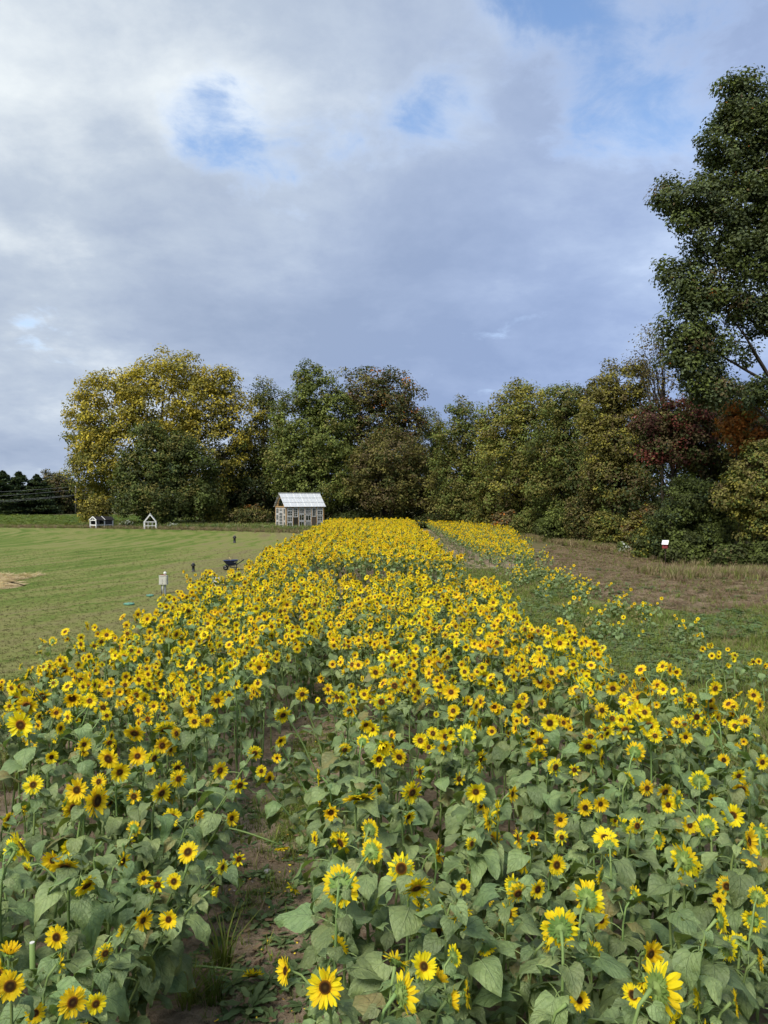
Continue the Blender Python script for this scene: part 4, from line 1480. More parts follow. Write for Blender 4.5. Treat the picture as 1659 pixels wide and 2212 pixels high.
# ------------------------------------------------------------------ small frames at the far edge of the lawn
def coop():
    d = 107.0
    r = thing('chicken_coop', 'low white-framed coop with a dark roof at the lawn edge', 'coop', (gx(195, d), d, 0), R(-38))
    w, l, h, rz = 1.5, 2.6, 1.15, 1.62

    def B(name, mat, *boxes):
        mb = MB()
        for c, s in boxes:
            mb.box(c, s)
        return mb.build(name, mat, r)
    for y in (0, l / 2, l):
        for x in (0, w):
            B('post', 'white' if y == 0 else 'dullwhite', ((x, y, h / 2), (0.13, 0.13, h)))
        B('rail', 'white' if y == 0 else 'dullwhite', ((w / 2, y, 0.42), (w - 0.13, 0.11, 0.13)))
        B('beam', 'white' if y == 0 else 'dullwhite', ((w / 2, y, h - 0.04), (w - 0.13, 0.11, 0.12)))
    for x in (0, w):
        B('rail', 'dullwhite', ((x, l / 4, 0.42), (0.1, l / 2 - 0.13, 0.1)))
        B('rail', 'dullwhite', ((x, 3 * l / 4, 0.42), (0.1, l / 2 - 0.13, 0.1)))
    B('floor', 'oldwood', ((w / 2, l / 2, 0.34), (w - 0.2, l - 0.2, 0.04)))
    B('wire_wall', 'mesh', ((0.02, l / 2, 0.78), (0.015, l - 0.2, 0.55)))
    B('wire_wall', 'mesh', ((w - 0.02, l * 0.75, 0.78), (0.015, l * 0.44, 0.55)))
    B('back_wall', 'mesh', ((w / 2, l - 0.1, 0.78), (w - 0.2, 0.02, 0.55)))
    for s in (0, 1):
        x0, x1 = (-0.18, w / 2) if s == 0 else (w + 0.18, w / 2)
        MB().beam((x0, l / 2 + 0.1, h - 0.02), (x1, l / 2 + 0.1, rz), l + 0.3, 0.04).build('roof', 'roofdark', r)
        MB().beam((x0, -0.09, h - 0.02), (x1, -0.09, rz), 0.06, 0.12).build('barge_board', 'white', r)
        MB().beam((x0, l / 2, h + 0.03), (x1, l / 2, rz + 0.05), 0.09, 0.04).build('batten', 'dullwhite', r)
    B('king_post', 'white', ((w / 2, -0.06, (h + rz) / 2), (0.09, 0.06, rz - h - 0.02)))


coop()


def aframe():
    d = 102.5
    r = thing('play_frame', 'small white weathered triangular-roofed frame on the lawn edge', 'frame', (gx(311, d), d, 0), R(12))
    w, l, h, rz = 1.55, 1.0, 0.98, 2.02

    def beam(name, a, b, t, mat='white'):
        MB().beam(a, b, t, t).build(name, mat, r)
    for y in (0, l):
        for x in (0, w):
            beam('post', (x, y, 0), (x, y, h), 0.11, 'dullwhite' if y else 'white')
        beam('rafter', (-0.05, y, h - 0.04), (w / 2, y, rz), 0.11)
        beam('rafter', (w + 0.05, y, h - 0.04), (w / 2, y, rz), 0.11)
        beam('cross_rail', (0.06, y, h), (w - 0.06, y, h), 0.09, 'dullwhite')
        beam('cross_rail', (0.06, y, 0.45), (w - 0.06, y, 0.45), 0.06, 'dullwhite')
        for x in (0.5, 1.05):
            beam('upright', (x, y, 0.05), (x, y, h - 0.05), 0.04, 'dullwhite')
    for s in (0, 1):
        for k in (0.1, 0.3, 0.5, 0.7, 0.88):
            x = (0 + w / 2 * k) if s == 0 else (w - w / 2 * k)
            beam('slat', (x, 0.06, h + (rz - h) * k + 0.08), (x, l - 0.06, h + (rz - h) * k + 0.08), 0.07, 'dullwhite')
    beam('ridge_beam', (w / 2, -0.08, rz + 0.08), (w / 2, l + 0.08, rz + 0.08), 0.09)
    for x in (0, w):
        beam('side_rail', (x, 0.06, 0.5), (x, l - 0.06, 0.5), 0.06, 'dullwhite')


aframe()


# ------------------------------------------------------------------ things on the lawn
def hydrant(X, Yb, hgt, label):
    d = gd(Yb)
    r = thing('hydrant', label, 'hydrant', (gx(X, d), d, 0), R(8), 'black hydrants on the lawn')
    q = hgt
    MB().lathe([(0.20 * q, 0), (0.20 * q, 0.05 * q), (0.155 * q, 0.07 * q), (0.155 * q, 0.62 * q), (0.17 * q, 0.64 * q), (0.17 * q, 0.84 * q)], 14).build('barrel', 'black', r, True)
    MB().lathe([(0.19 * q, 0.842 * q), (0.17 * q, 0.90 * q), (0.10 * q, 0.96 * q), (0.05 * q, 1.0 * q)], 14).build('bonnet', 'hydrantcap', r, True)
    for s in (-1, 1):
        MB().tube([(s * 0.12 * q, 0, 0.72 * q), (s * 0.20 * q, 0, 0.72 * q), (s * 0.20 * q, 0, 0.72 * q), (s * 0.235 * q, 0, 0.72 * q)], [0.07 * q, 0.07 * q, 0.095 * q, 0.095 * q], 10).build('outlet', 'black', r, True)
    MB().tube([(0, -0.12 * q, 0.66 * q), (0, -0.26 * q, 0.66 * q)], [0.09 * q, 0.09 * q], 10).build('outlet', 'black', r, True)
    return r


hydrant(417, 1235, 0.50, 'short black hydrant in the grass left of the wheelbarrow')
hydrant(506.5, 1173, 0.70, 'tall thin black hydrant standing alone at the far side of the lawn')


def wheelbarrow():
    d = 42.5
    r = thing('wheelbarrow', 'dark blue wheelbarrow parked on the lawn beside the flower field', 'wheelbarrow', (gx(499, d), d, 0), R(8))
    # local +X towards the handles; wheel on the -X side
    V, F = [], []
    n = 24
    rings = ((0.20, 0.16, 0.27, 0.02), (0.28, 0.22, 0.36, 0.0), (0.36, 0.28, 0.46, -0.015), (0.415, 0.325, 0.56, -0.03), (0.44, 0.345, 0.565, -0.03), (0.44, 0.345, 0.585, -0.03), (0.405, 0.315, 0.58, -0.03), (0.34, 0.26, 0.46, -0.015), (0.19, 0.15, 0.29, 0.02))
    for (a, b, z, x0) in rings:
        for k in range(n):
            t = 2 * math.pi * k / n
            c, s = math.cos(t), math.sin(t)
            e = 0.72
            V.append((x0 + a * abs(c) ** e * (1 if c >= 0 else -1), b * abs(s) ** e * (1 if s >= 0 else -1), z + 0.035 * c * (z - 0.2)))
    for i in range(len(rings) - 1):
        for k in range(n):
            k2 = (k + 1) % n
            F.append((i * n + k, i * n + k2, (i + 1) * n + k2, (i + 1) * n + k))
    F.append(tuple(range(n))[::-1])
    F.append(tuple((len(rings) - 1) * n + k for k in range(n)))
    tray = link('tray', new_mesh('tray', V, F, 'navy'), r)
    # pale maker's plate near the back of the side, slanted
    mb = MB()
    for k in range(6):
        a = 0.19 + 0.030 * k
        b = a + 0.022
        mb.poly([(a, -0.327 + 0.02 * k * 0.2, 0.455 + 0.006 * k), (b, -0.327 + 0.02 * k * 0.2, 0.458 + 0.006 * k), (b, -0.342, 0.50 + 0.006 * k), (a, -0.342, 0.497 + 0.006 * k)])
    mb.build('lettering', 'dullwhite', tray)
    for s in (-1, 1):
        MB().tube([(-0.42, s * 0.05, 0.16), (-0.1, s * 0.15, 0.25), (0.35, s * 0.23, 0.35), (0.72, s * 0.26, 0.60)], [0.02, 0.022, 0.022, 0.02], 8).build('handle', 'black', r, True)
        MB().tube([(0.30, s * 0.21, 0.33), (0.31, s * 0.23, 0.12), (0.36, s * 0.23, 0.012), (0.40, s * 0.23, 0.012)], 0.016, 8).build('leg', 'black', r, True)
        MB().tube([(0.30, s * 0.19, 0.13), (-0.1, s * 0.12, 0.19)], 0.014, 6).build('brace', 'black', r, True)
        MB().tube([(-0.30, s * 0.06, 0.17), (-0.27, s * 0.1, 0.36)], 0.014, 6).build('riser', 'black', r, True)
    MB().box((0.30, 0, 0.16), (0.03, 0.42, 0.09)).build('cross_brace', 'black', r)
    wh = MB().tube([(-0.30, -0.035, 0.15), (-0.30, -0.05, 0.15), (-0.30, 0.05, 0.15), (-0.30, 0.035, 0.15)], [0.12, 0.148, 0.148, 0.12], 20).build('wheel', 'black', r, True)
    MB().tube([(-0.30, -0.052, 0.15), (-0.30, 0.052, 0.15)], 0.075, 16).build('hub', 'dullwhite', wh, True)
    MB().tube([(-0.46, -0.12, 0.06), (-0.46, 0.12, 0.06)], 0.014, 6).build('nose_bar', 'black', r, True)
    h = thing('tool_handle', 'pale wooden tool handle sticking out of the blue wheelbarrow', 'handle', (gx(499, d), d, 0), R(8))
    MB().tube([(0.05, 0.02, 0.30), (-0.03, 0.0, 0.62), (-0.11, -0.02, 0.74)], [0.016, 0.02, 0.024], 8).build('shaft', 'strawbit', h, True)


wheelbarrow()


def control_box():
    d = gd(1283.5)
    r = thing('control_box', 'beige electrical box on grey posts with a white dome light', 'electrical box', (gx(352.5, d), d, 0), R(-6))
    MB().box((0, 0, 0.585), (0.34, 0.17, 0.37)).build('cabinet', 'beige', r)
    MB().box((-0.008, -0.095, 0.575), (0.30, 0.018, 0.32)).build('door', 'beige', r)
    MB().box((0, -0.005, 0.782), (0.35, 0.19, 0.02)).build('lid', 'beige', r)
    # the warning marks printed on the door
    MB().box((-0.01, -0.106, 0.625), (0.05, 0.003, 0.012)).box((-0.01, -0.106, 0.595), (0.035, 0.003, 0.012)).box((-0.005, -0.106, 0.565), (0.055, 0.003, 0.012)).box((-0.01, -0.106, 0.535), (0.035, 0.003, 0.010)).build('printed_notice', 'galv', r)
    MB().poly([(-0.035, -0.1065, 0.455), (0.015, -0.1065, 0.455), (-0.01, -0.1065, 0.498)]).build('warning_triangle', 'oldwood', r)
    MB().tube([(-0.085, 0, 0), (-0.085, 0, 0.40)], 0.022, 8).build('post', 'galv', r, True)
    MB().tube([(-0.02, -0.04, 0), (-0.02, -0.04, 0.40)], 0.016, 8).build('conduit', 'dullwhite', r, True)
    MB().box((0.06, 0.02, 0.2), (0.075, 0.06, 0.40)).build('post', 'galv', r)
    MB().lathe([(0.05, 0.798), (0.052, 0.84), (0.052, 0.845)], 14, (0.065, 0, 0)).build('lamp_base', 'pink', r, True)
    MB().lathe([(0.058, 0.846), (0.062, 0.90), (0.055, 0.93), (0.035, 0.948), (0.008, 0.955)], 14, (0.065, 0, 0)).build('dome_lamp', 'white', r, True)
    MB().box((-0.09, 0.06, 0.81), (0.13, 0.03, 0.03)).build('bracket', 'red', r)


control_box()
for (X, Y, rr, lb) in ((277.5, 1307, 0.20, 'larger green round riser lid in the grass left of the electrical box'), (323, 1288.5, 0.15, 'smaller green round riser lid at the foot of the electrical box')):
    d = gd(Y)
    r = thing('riser_lid', lb, 'lid', (gx(X, d), d, 0), 0, 'green riser lids in the lawn')
    MB().lathe([(rr, 0.0), (rr, 0.05), (rr * 0.96, 0.065), (rr * 0.3, 0.08), (0.01, 0.082)], 20).build('cover', 'lid', r, True)
    for k in range(4):
        a = k * math.pi / 2 + 0.4
        MB().lathe([(0.016, 0.06), (0.016, 0.085)], 8, (rr * 0.86 * math.cos(a), rr * 0.86 * math.sin(a), 0)).build('bolt', 'galv', r)
d = 33.5
r = thing('white_box', 'pale utility box half hidden behind the flowers', 'box', (gx(470, d), d, 0), R(-5))
MB().box((0, 0, 0.24), (0.36, 0.26, 0.48)).build('body', 'dullwhite', r)
MB().box((0, 0, 0.495), (0.40, 0.30, 0.028)).build('lid', 'dullwhite', r)


def birdhouse():
    d = gd(1226)
    r = thing('birdhouse', 'red birdhouse with a white slanted roof on a thin post', 'birdhouse', (gx(1437.5, d), d, 0), R(-28))
    MB().tube([(0, 0, 0), (0.01, 0, 0.6), (0, 0, 1.14)], 0.022, 8).build('post', 'rust', r, True)
    mb = MB()
    w, dp = 0.15, 0.16
    b = [(-w, -dp, 1.14), (w, -dp, 1.14), (w, dp, 1.14), (-w, dp, 1.14), (-w, -dp, 1.38), (w, -dp, 1.38), (w, dp, 1.58), (-w, dp, 1.58)]
    mb.V = b
    mb.F = [(0, 3, 2, 1), (0, 1, 5, 4), (1, 2, 6, 5), (2, 3, 7, 6), (3, 0, 4, 7), (4, 5, 6, 7)]
    mb.build('box', 'red', r)
    MB().beam((0, -dp - 0.05, 1.37), (0, dp + 0.04, 1.60), 0.36, 0.02).build('roof', 'white', r)
    MB().tube([(0, -dp - 0.004, 1.28), (0, -dp + 0.02, 1.28)], 0.028, 12).build('entrance_hole', 'black', r)


birdhouse()


def utility_pole():
    d = 190.0
    x = gx(163.5, d)
    r = thing('utility_pole', 'wooden utility pole beyond the crop field at the golden tree', 'utility pole', (x, d, 0))
    h = ght(1049, d)
    MB().tube([(0, 0, 0), (0, 0, h)], [0.20, 0.15], 8).build('pole', 'polewood', r, True)
    MB().lathe([(0.16, h - 0.6), (0.18, h - 0.55), (0.18, h + 0.25), (0.10, h + 0.35)], 10, (0.1, -0.2, 0)).build('transformer', 'dullwhite', r, True)
    for i, (za, zb, sg, lb) in enumerate(((h - 0.2, 5.6, 0.9, 'uppermost'), (h - 1.0, 4.6, 1.1, 'second'), (h - 2.3, 3.6, 1.1, 'third'), (h - 2.5, 3.2, 1.2, 'lowest'))):
        pts = []
        for k in range(13):
            t = k / 12
            pts.append((-62 * t, 4 * t, za + (zb - za) * t - sg * 4 * t * (1 - t)))
        o = MB().tube(pts, 0.022, 4).build('power_cable', 'cable', None, True, (x, d, 0))
        tag(o, lb + ' of the four cables sagging left from the utility pole', 'cable', 'cables on the utility pole')
    for i in range(2):
        pts = [(40 * k / 10, 10 * k / 10, h - 0.3 - i + 2.4 * k / 10 - 1.6 * (k / 10) * (1 - k / 10)) for k in range(11)]
        o = MB().tube(pts, 0.022, 4).build('power_cable', 'cable', None, True, (x, d, 0))
        tag(o, ('upper' if i == 0 else 'lower') + ' cable leading right from the utility pole behind the golden tree', 'cable', 'cables on the utility pole')


utility_pole()


# ------------------------------------------------------------------ the nearest sunflowers, one by one
# picture cell (1659 x 2212), diameter there, yaw (0 at the camera, + to the right, 180 away), pitch
HERO = [
    (736, 1921, 78, 175, -25), (867, 1886, 63, 5, 25), (900, 1929, 66, 20, -30), (800, 1822, 38, 165, -5), (1002, 1926, 33, 10, 15), (938, 1947, 36, -95, 0), (995, 1987, 58, 55, -45),
    (1014, 2010, 34, 50, 0), (1153, 1818, 38, 0, 20), (1121, 1941, 48, 15, -12), (1052, 2060, 46, 110, -65), (857, 2090, 62, 150, 45), (916, 2103, 60, 25, 40), (870, 2162, 88, 115, -8),
    (701, 2149, 82, -8, 20), (976, 2178, 55, 95, 0), (1010, 2162, 55, 82, 5), (1058, 1778, 48, 78, 5), (1213, 1778, 33, 0, 15), (1216, 1817, 30, 5, 12), (1205, 1878, 43, 20, 12),
    (1311, 1820, 54, 5, 55), (1318, 1838, 42, 170, -20), (1332, 1780, 25, 20, 10), (1380, 1792, 37, 15, 10), (1467, 1798, 34, 35, 10), (1494, 1790, 37, 10, 15), (1531, 1792, 47, 172, -15),
    (1427, 1823, 38, 110, -10), (1485, 1868, 74, 118, 5), (1513, 1887, 34, 50, 0), (1575, 1925, 43, 0, 18), (1565, 2000, 58, 85, 0), (1528, 2046, 38, 55, 5), (1580, 2064, 52, 95, -20),
    (1635, 2000, 48, 140, 0), (1213, 2018, 84, 176, -5), (1274, 1951, 74, 140, -5), (1303, 2000, 38, 15, 5), (1430, 2150, 118, 112, -5), (1516, 2174, 44, 75, 0), (1598, 2183, 52, 70, 10),
    (1256, 2177, 25, 0, 30), (1378, 1945, 40, 100, 10), (1623, 1826, 60, 45, 15), (1643, 1808, 46, 165, 0), (1187, 2050, 40, 90, -10), (1650, 2090, 46, 60, 10),
    (13, 1779, 31, 70, 5), (40, 1838, 72, 122, 30), (135, 1881, 58, 12, -38), (182, 1924, 55, 50, -35), (261, 1870, 40, 75, 0), (286, 1798, 33, 168, 0), (403, 1850, 46, -10, 40),
    (306, 1907, 30, 30, 25), (336, 1922, 30, 15, 5), (372, 1914, 32, 0, 18), (304, 2000, 48, 55, 0), (360, 1998, 42, 0, 18), (221, 2073, 35, 38, 5), (124, 2096, 32, 112, 0),
    (13, 2146, 62, 22, 10), (149, 2182, 62, 40, 12), (68, 2206, 42, 20, 40), (200, 2185, 28, 30, 10), (498, 1775, 36, 50, 5), (478, 1883, 30, 60, 5), (456, 1937, 28, 80, 0),
    (513, 1865, 24, 35, 5), (423, 1769, 35, 60, 0),
    (559, 1446, 33, 5, 5), (824, 1520, 37, 0, 10), (652, 1503, 30, 20, 0), (610, 1549, 38, 28, -20), (549, 1632, 33, 5, -10), (597, 1643, 21, 0, 10), (605, 1605, 28, 35, -10),
    (580, 1688, 30, 60, 0), (508, 1704, 32, 20, -10), (804, 1580, 34, -10, 0), (819, 1646, 40, -10, 8), (827, 1616, 52, 15, -25), (790, 1570, 33, 20, -20), (744, 1625, 30, 20, -15),
    (783, 1607, 30, 165, -10), (688, 1686, 36, -85, 0), (714, 1762, 42, 0, 10), (776, 1730, 74, 15, -62), (818, 1713, 36, 20, -25), (690, 1739, 28, -80, 5), (679, 1820, 33, -65, 5),
    (799, 1800, 44, 150, 0), (755, 1540, 31, 5, -8),
    (41, 1570, 57, 0, -4), (55, 1528, 45, 10, -15), (50, 1500, 38, 0, -18), (88, 1508, 40, 5, -10), (154, 1512, 47, 18, 0), (172, 1472, 33, 10, 0), (185, 1518, 36, 10, 0),
    (220, 1532, 28, 15, 0), (228, 1550, 25, 5, 5), (288, 1588, 46, 0, -28), (355, 1581, 50, 20, -45), (231, 1644, 46, -10, -5), (294, 1639, 43, 20, 20), (330, 1644, 40, 60, -5),
    (255, 1674, 45, 38, 0), (288, 1680, 26, 70, 0), (322, 1670, 23, 10, 15), (162, 1713, 51, 0, 12), (205, 1737, 66, 70, 5), (286, 1727, 33, 0, 12), (346, 1720, 45, 45, -5), (473, 1670, 38, 40, 0),
    (516, 1703, 35, 35, -10), (412, 1513, 38, 0, 5), (410, 1540, 32, 5, 0), (418, 1563, 28, 0, 10), (446, 1561, 30, 18, 0), (468, 1517, 35, 10, 0), (107, 1641, 30, 42, 0), (178, 1613, 32, 45, 5), (127, 1578, 28, 70, 0),
    (1189, 1566, 37, 0, 3), (1302, 1538, 33, 5, 5), (1353, 1582, 41, 0, 0), (1313, 1582, 35, -5, 0), (1384, 1550, 30, 0, 5), (1167, 1606, 38, 0, 0), (1151, 1588, 30, 15, 0), (963, 1595, 41, 10, 0),
    (1009, 1590, 42, 160, 0), (961, 1621, 30, 10, -10), (1272, 1617, 41, 0, -25), (1202, 1663, 38, 25, 0), (1160, 1636, 46, 175, 35), (1029, 1717, 47, -5, 0), (1077, 1757, 45, 80, 0), (1062, 1774, 45, 92, 5),
    (1401, 1709, 35, 10, 5), (1447, 1746, 36, 0, 10), (1440, 1717, 40, 20, -15), (1300, 1744, 38, 10, 0), (1267, 1752, 35, 10, 5), (1515, 1693, 43, 155, 0), (1375, 1630, 46, 140, 0), (1567, 1647, 28, 0, 5),
    (1594, 1621, 24, 20, 5), (1651, 1652, 33, 10, 0), (1600, 1682, 32, 10, -15), (1543, 1735, 30, 15, 5), (1484, 1597, 30, 0, 5), (1493, 1516, 30, 0, 0), (1508, 1553, 32, 5, 0), (1108, 1722, 38, 50, 0), (1040, 1663, 28, 80, 0), (1243, 1669, 26, 0, 10),
]
plants = []            # individually built plants: dict(pos, spec, petals, turn)
for (Xc, Yc, dia, yaw, pit) in HERO:
    rg = random.Random(int(Xc * 7919 + Yc))
    px, py = Xc * 768 / 1659, Yc * 1024 / 2212
    Zh = 1.58 if py > 860 else 1.50
    Zh += rg.uniform(-0.06, 0.10) + (0.0015 * (dia - 40))
    want = 0.20 + 0.0009 * (dia - 40)
    d = FPX * (CAM_H - Zh) / (py - 500)
    real = dia * 768 / 1659 / FPX * d
    if real > 0.34:                                    # a large head stands a little nearer and higher
        k = 0.34 / real
        d *= k
        Zh = CAM_H - (py - 500) / FPX * d
        real = 0.34
    if real < 0.13 and d < 9:                          # a small one may hang lower on a shorter plant
        Zh = max(0.95, Zh - 0.25)
        d = FPX * (CAM_H - Zh) / (py - 500)
        real = dia * 768 / 1659 / FPX * d
    x = (px - 384) / FPX * d
    rad = max(0.055, real / 2 * 1.04)
    f = facing(yaw, pit)
    # the foot stands back from the head
    back = 0.10 + rad * 0.7
    bx = x - f.x * back * (0.6 if pit > -30 else 1.0) + rg.uniform(-0.05, 0.05)
    by = d - f.y * back * (0.6 if pit > -30 else 1.0) + rg.uniform(-0.05, 0.05)
    px_c, hw = float(path_x(by)), float(path_hw(by))
    if abs(bx - px_c) < hw - 0.06:                            # keep the foot out of the path
        bx = px_c + math.copysign(hw - 0.06, bx - px_c)
    spec = plant_spec(rg, (x - bx, d - by, Zh), f, rad, nleaf=rg.randrange(15, 20) if d < 8 else rg.randrange(13, 17), side=1 if rg.random() < 0.25 else 0, leafscale=1.0 + (rad - 0.1) * 1.6)
    plants.append(dict(x=bx, y=by, spec=spec, hero=True, yaw=yaw, pit=pit, rad=rad, h=Zh))

# positions along the rows
rgr = random.Random(23)
fill = []


def allowed(x, y):
    xc, hw = float(path_x(y)), float(path_hw(y))
    if abs(x - xc) < hw + (0.10 if y < 13 else 0.0):
        return False
    if x < float(left_edge(y)) or x > float(right_edge(y)):
        return False
    if x < -3.4 and 7.4 < y < 8.5:
        return False
    near_end = 24.6 + 0.4 * math.sin(x * 2.3) + (1.2 if x < -3.0 else 0)
    far_start = 33.6 - (0.9 * max(0, x)) + 0.6 * math.sin(x * 1.7) if x > -3.0 else 27.6 + 0.4 * math.sin(x * 3)
    return y < near_end or far_start < y < 98.5


for side in (-1, 1):
    for k in range(12):
        y = 2.9 + rgr.uniform(0, 0.2)
        while y < 99:
            step = (0.235 if y < 10.5 else 0.215) if y < 25 else 0.28
            y += step * rgr.uniform(0.7, 1.35)
            x = float(path_x(y)) + side * (float(path_hw(y)) + 0.14 + k * 0.66) + rgr.uniform(-0.13, 0.13)
            if allowed(x, y) and in_view(x, y):
                if rgr.random() < 0.06:
                    continue
                fill.append((x, y, side, k))
HP = np.array([(p['x'], p['y']) for p in plants])
fill = [q for q in fill if np.min(np.hypot(HP[:, 0] - q[0], HP[:, 1] - q[1])) > 0.15]
fill.sort(key=lambda q: q[1] ** 2 + q[0] ** 2)
N_IND = 292
n_fill = max(0, N_IND - len(plants))
for q in fill[:n_fill]:
    rg = random.Random(int(q[0] * 1e4) ^ int(q[1] * 1e4))
    h = rg.uniform(1.0, 1.42)
    yaw = rg.gauss(35, 60)
    f = facing(yaw, rg.uniform(-20, 30))
    rad = rg.uniform(0.065, 0.11)
    no = rg.random() < 0.30
    spec = plant_spec(rg, (rg.uniform(-.1, .1), rg.uniform(-.1, .1), h), f, rad, nleaf=rg.randrange(13, 18), side=0, lowest=0.14, headless=no, leafscale=1.0)
    plants.append(dict(x=q[0], y=q[1], spec=spec, hero=False, yaw=yaw, pit=0, rad=0 if no else rad, h=h))

ORD = ['first', 'second', 'third', 'fourth', 'fifth', 'sixth', 'seventh', 'eighth', 'ninth', 'tenth', 'eleventh', 'twelfth', 'thirteenth', 'fourteenth', 'fifteenth', 'sixteenth', 'seventeenth', 'eighteenth', 'nineteenth', 'twentieth']
TEN = {20: 'twenty', 30: 'thirty', 40: 'forty', 50: 'fifty', 60: 'sixty'}


def ordw(n):
    """n from 1"""
    if n <= 20:
        return ORD[n - 1]
    if n % 10 == 0:
        return TEN[n][:-1] + 'ieth'
    return TEN[n // 10 * 10] + '-' + ORD[n % 10 - 1]


rows = {}
for p in plants:
    xc, hw = float(path_x(p['y'])), float(path_hw(p['y']))
    side = 'right' if p['x'] > xc else 'left'
    k = max(0, int(round((abs(p['x'] - xc) - hw - 0.14) / 0.66)))
    rows.setdefault((side, k), []).append(p)
for (side, k), lst in rows.items():
    lst.sort(key=lambda p: p['y'])
    for i, p in enumerate(lst):
        yw = (p['yaw'] + 180) % 360 - 180
        if p['rad'] == 0:
            look = 'leafy sunflower without bloom'
        elif p['pit'] < -40:
            look = 'sunflower with hanging head'
        elif abs(yw) > 125:
            look = 'sunflower turned away'
        elif yw > 50:
            look = 'sunflower facing right'
        elif yw < -50:
            look = 'sunflower facing left'
        else:
            look = 'sunflower facing us'
        size = 'large' if p['rad'] > 0.12 else ('small' if 0 < p['rad'] < 0.08 else '')
        p['label'] = (size + ' ' + look).strip() + ', ' + ordw(i + 1) + ' plant back in ' + ordw(k + 1) + ' row ' + side + ' of path'
for p in plants:
    dist = math.hypot(p['x'], p['y'])
    plant_object(p['spec'], (p['x'], p['y'], 0.012), p['label'], 'sunflowers in the near rows', petals=(p['rad'] / dist > 0.0205))

# a cluster of small ones standing apart in the grass on the right, and fallen ones on the path
for (Xc, Yc, lb) in ((1553, 1420, 'leftmost small sunflower of the loose cluster in the right grass'), (1590, 1418, 'small sunflower in the middle of the loose cluster in the right grass'),
                     (1574, 1440, 'lower small sunflower of the loose cluster in the right grass'), (1630, 1432, 'small sunflower right of the loose cluster in the grass'), (1655, 1440, 'small sunflower in the grass cut by the right picture edge'),
                     (1520, 1404, 'single small sunflower in the grass beyond the loose cluster')):
    rg = random.Random(Xc)
    h = 0.85
    d = gd(Yc, h)
    f = facing(rg.uniform(-10, 40), rg.uniform(0, 20))
    spec = plant_spec(rg, (0, 0, h), f, 0.075, nleaf=10, side=2, leafscale=0.75)
    plant_object(spec, (gx(Xc, d), d, 0.012), lb, 'small sunflowers standing apart in the grass')


def fallen(label, base, tip, f, rad, seed, nl=5):
    """a sunflower lying on the path: its stem runs along the ground"""
    rg = random.Random(seed)
    b, t = Vector(base), Vector(tip)
    root = thing('fallen_sunflower', label, 'sunflower', base)
    pts = bez(Vector((0, 0, 0)), (t - b) * 0.35 + Vector((0, 0, 0.20)), (t - b) * 0.7 + Vector((0, 0, 0.08)), t - b - f * rad * 0.3, 9)
    MB().tube(pts, [0.013 - 0.0006 * i for i in range(9)], 6).build('stem', 'stem', root, True)
    for i in range(nl):
        p = pts[2 + i]
        m = Matrix.Translation(p) @ Matrix.Rotation(rg.uniform(0, 6.28), 4, 'Z') @ Matrix.Rotation(0.5, 4, 'Y') @ Matrix.Scale(rg.uniform(0.10, 0.16), 4)
        link('leaf', LEAF_ME[rg.randrange(len(LEAF_ME))], root, mat=m)
    h = HEADS[rg.randrange(len(HEADS))]
    ho = link('flower_head', h['calyx_me'], root, mat=head_mat(rg, t - b, f, rad))
    link('disc', h['disc_me'], ho)
    for j, pm in h['pm']:
        link('petal', PETAL_ME[j], ho, mat=pm)


fallen('fallen sunflower lying across the path from the left row, head toward the lower middle', (-2.15, 6.05, 0.05), (gx(543, 6.0), 6.0, 0.14), facing(10, -50), 0.09, 3)
fallen('bent-over sunflower reaching onto the path from the right row', (-0.35, 7.45, 0.05), (gx(632, 7.25), 7.25, 0.20), facing(-60, -45), 0.085, 5)
fallen('long fallen sunflower stretched over the path from the left row', (-2.2, 8.3, 0.30), (gx(607, 8.15), 8.15, 0.18), facing(20, -65), 0.085, 8)
# cut stem stubs with leaves
for (Xc, Yc, lb, sd) in ((62, 2050, 'cut sunflower stem with a pale flat end near the lower left corner', 2), (1371, 1952, 'cut sunflower stem with a pale flat end among the right rows', 6)):
    rg = random.Random(sd)
    Zh = 1.25
    d = gd(Yc, Zh)
    root = thing('cut_stem', lb, 'stem', (gx(Xc, d), d, 0.012))
    pts = [Vector((0, 0, 0)), Vector((0.02, 0, 0.5)), Vector((0, 0.01, 0.95)), Vector((0, 0, Zh))]
    MB().tube(pts, [0.022, 0.020, 0.018, 0.017], 8).build('stem', 'stem', root, True)
    MB().lathe([(0.015, Zh), (0.015, Zh + 0.004)], 8).build('cut_end', 'dullwhite', root)
    for i in range(7):
        m = Matrix.Translation((0, 0, Zh * (0.35 + 0.09 * i))) @ Matrix.Rotation(i * 2.4, 4, 'Z') @ Matrix.Scale(rg.uniform(0.2, 0.27), 4)
        link('leaf', LEAF_ME[rg.randrange(len(LEAF_ME))], root, mat=m)

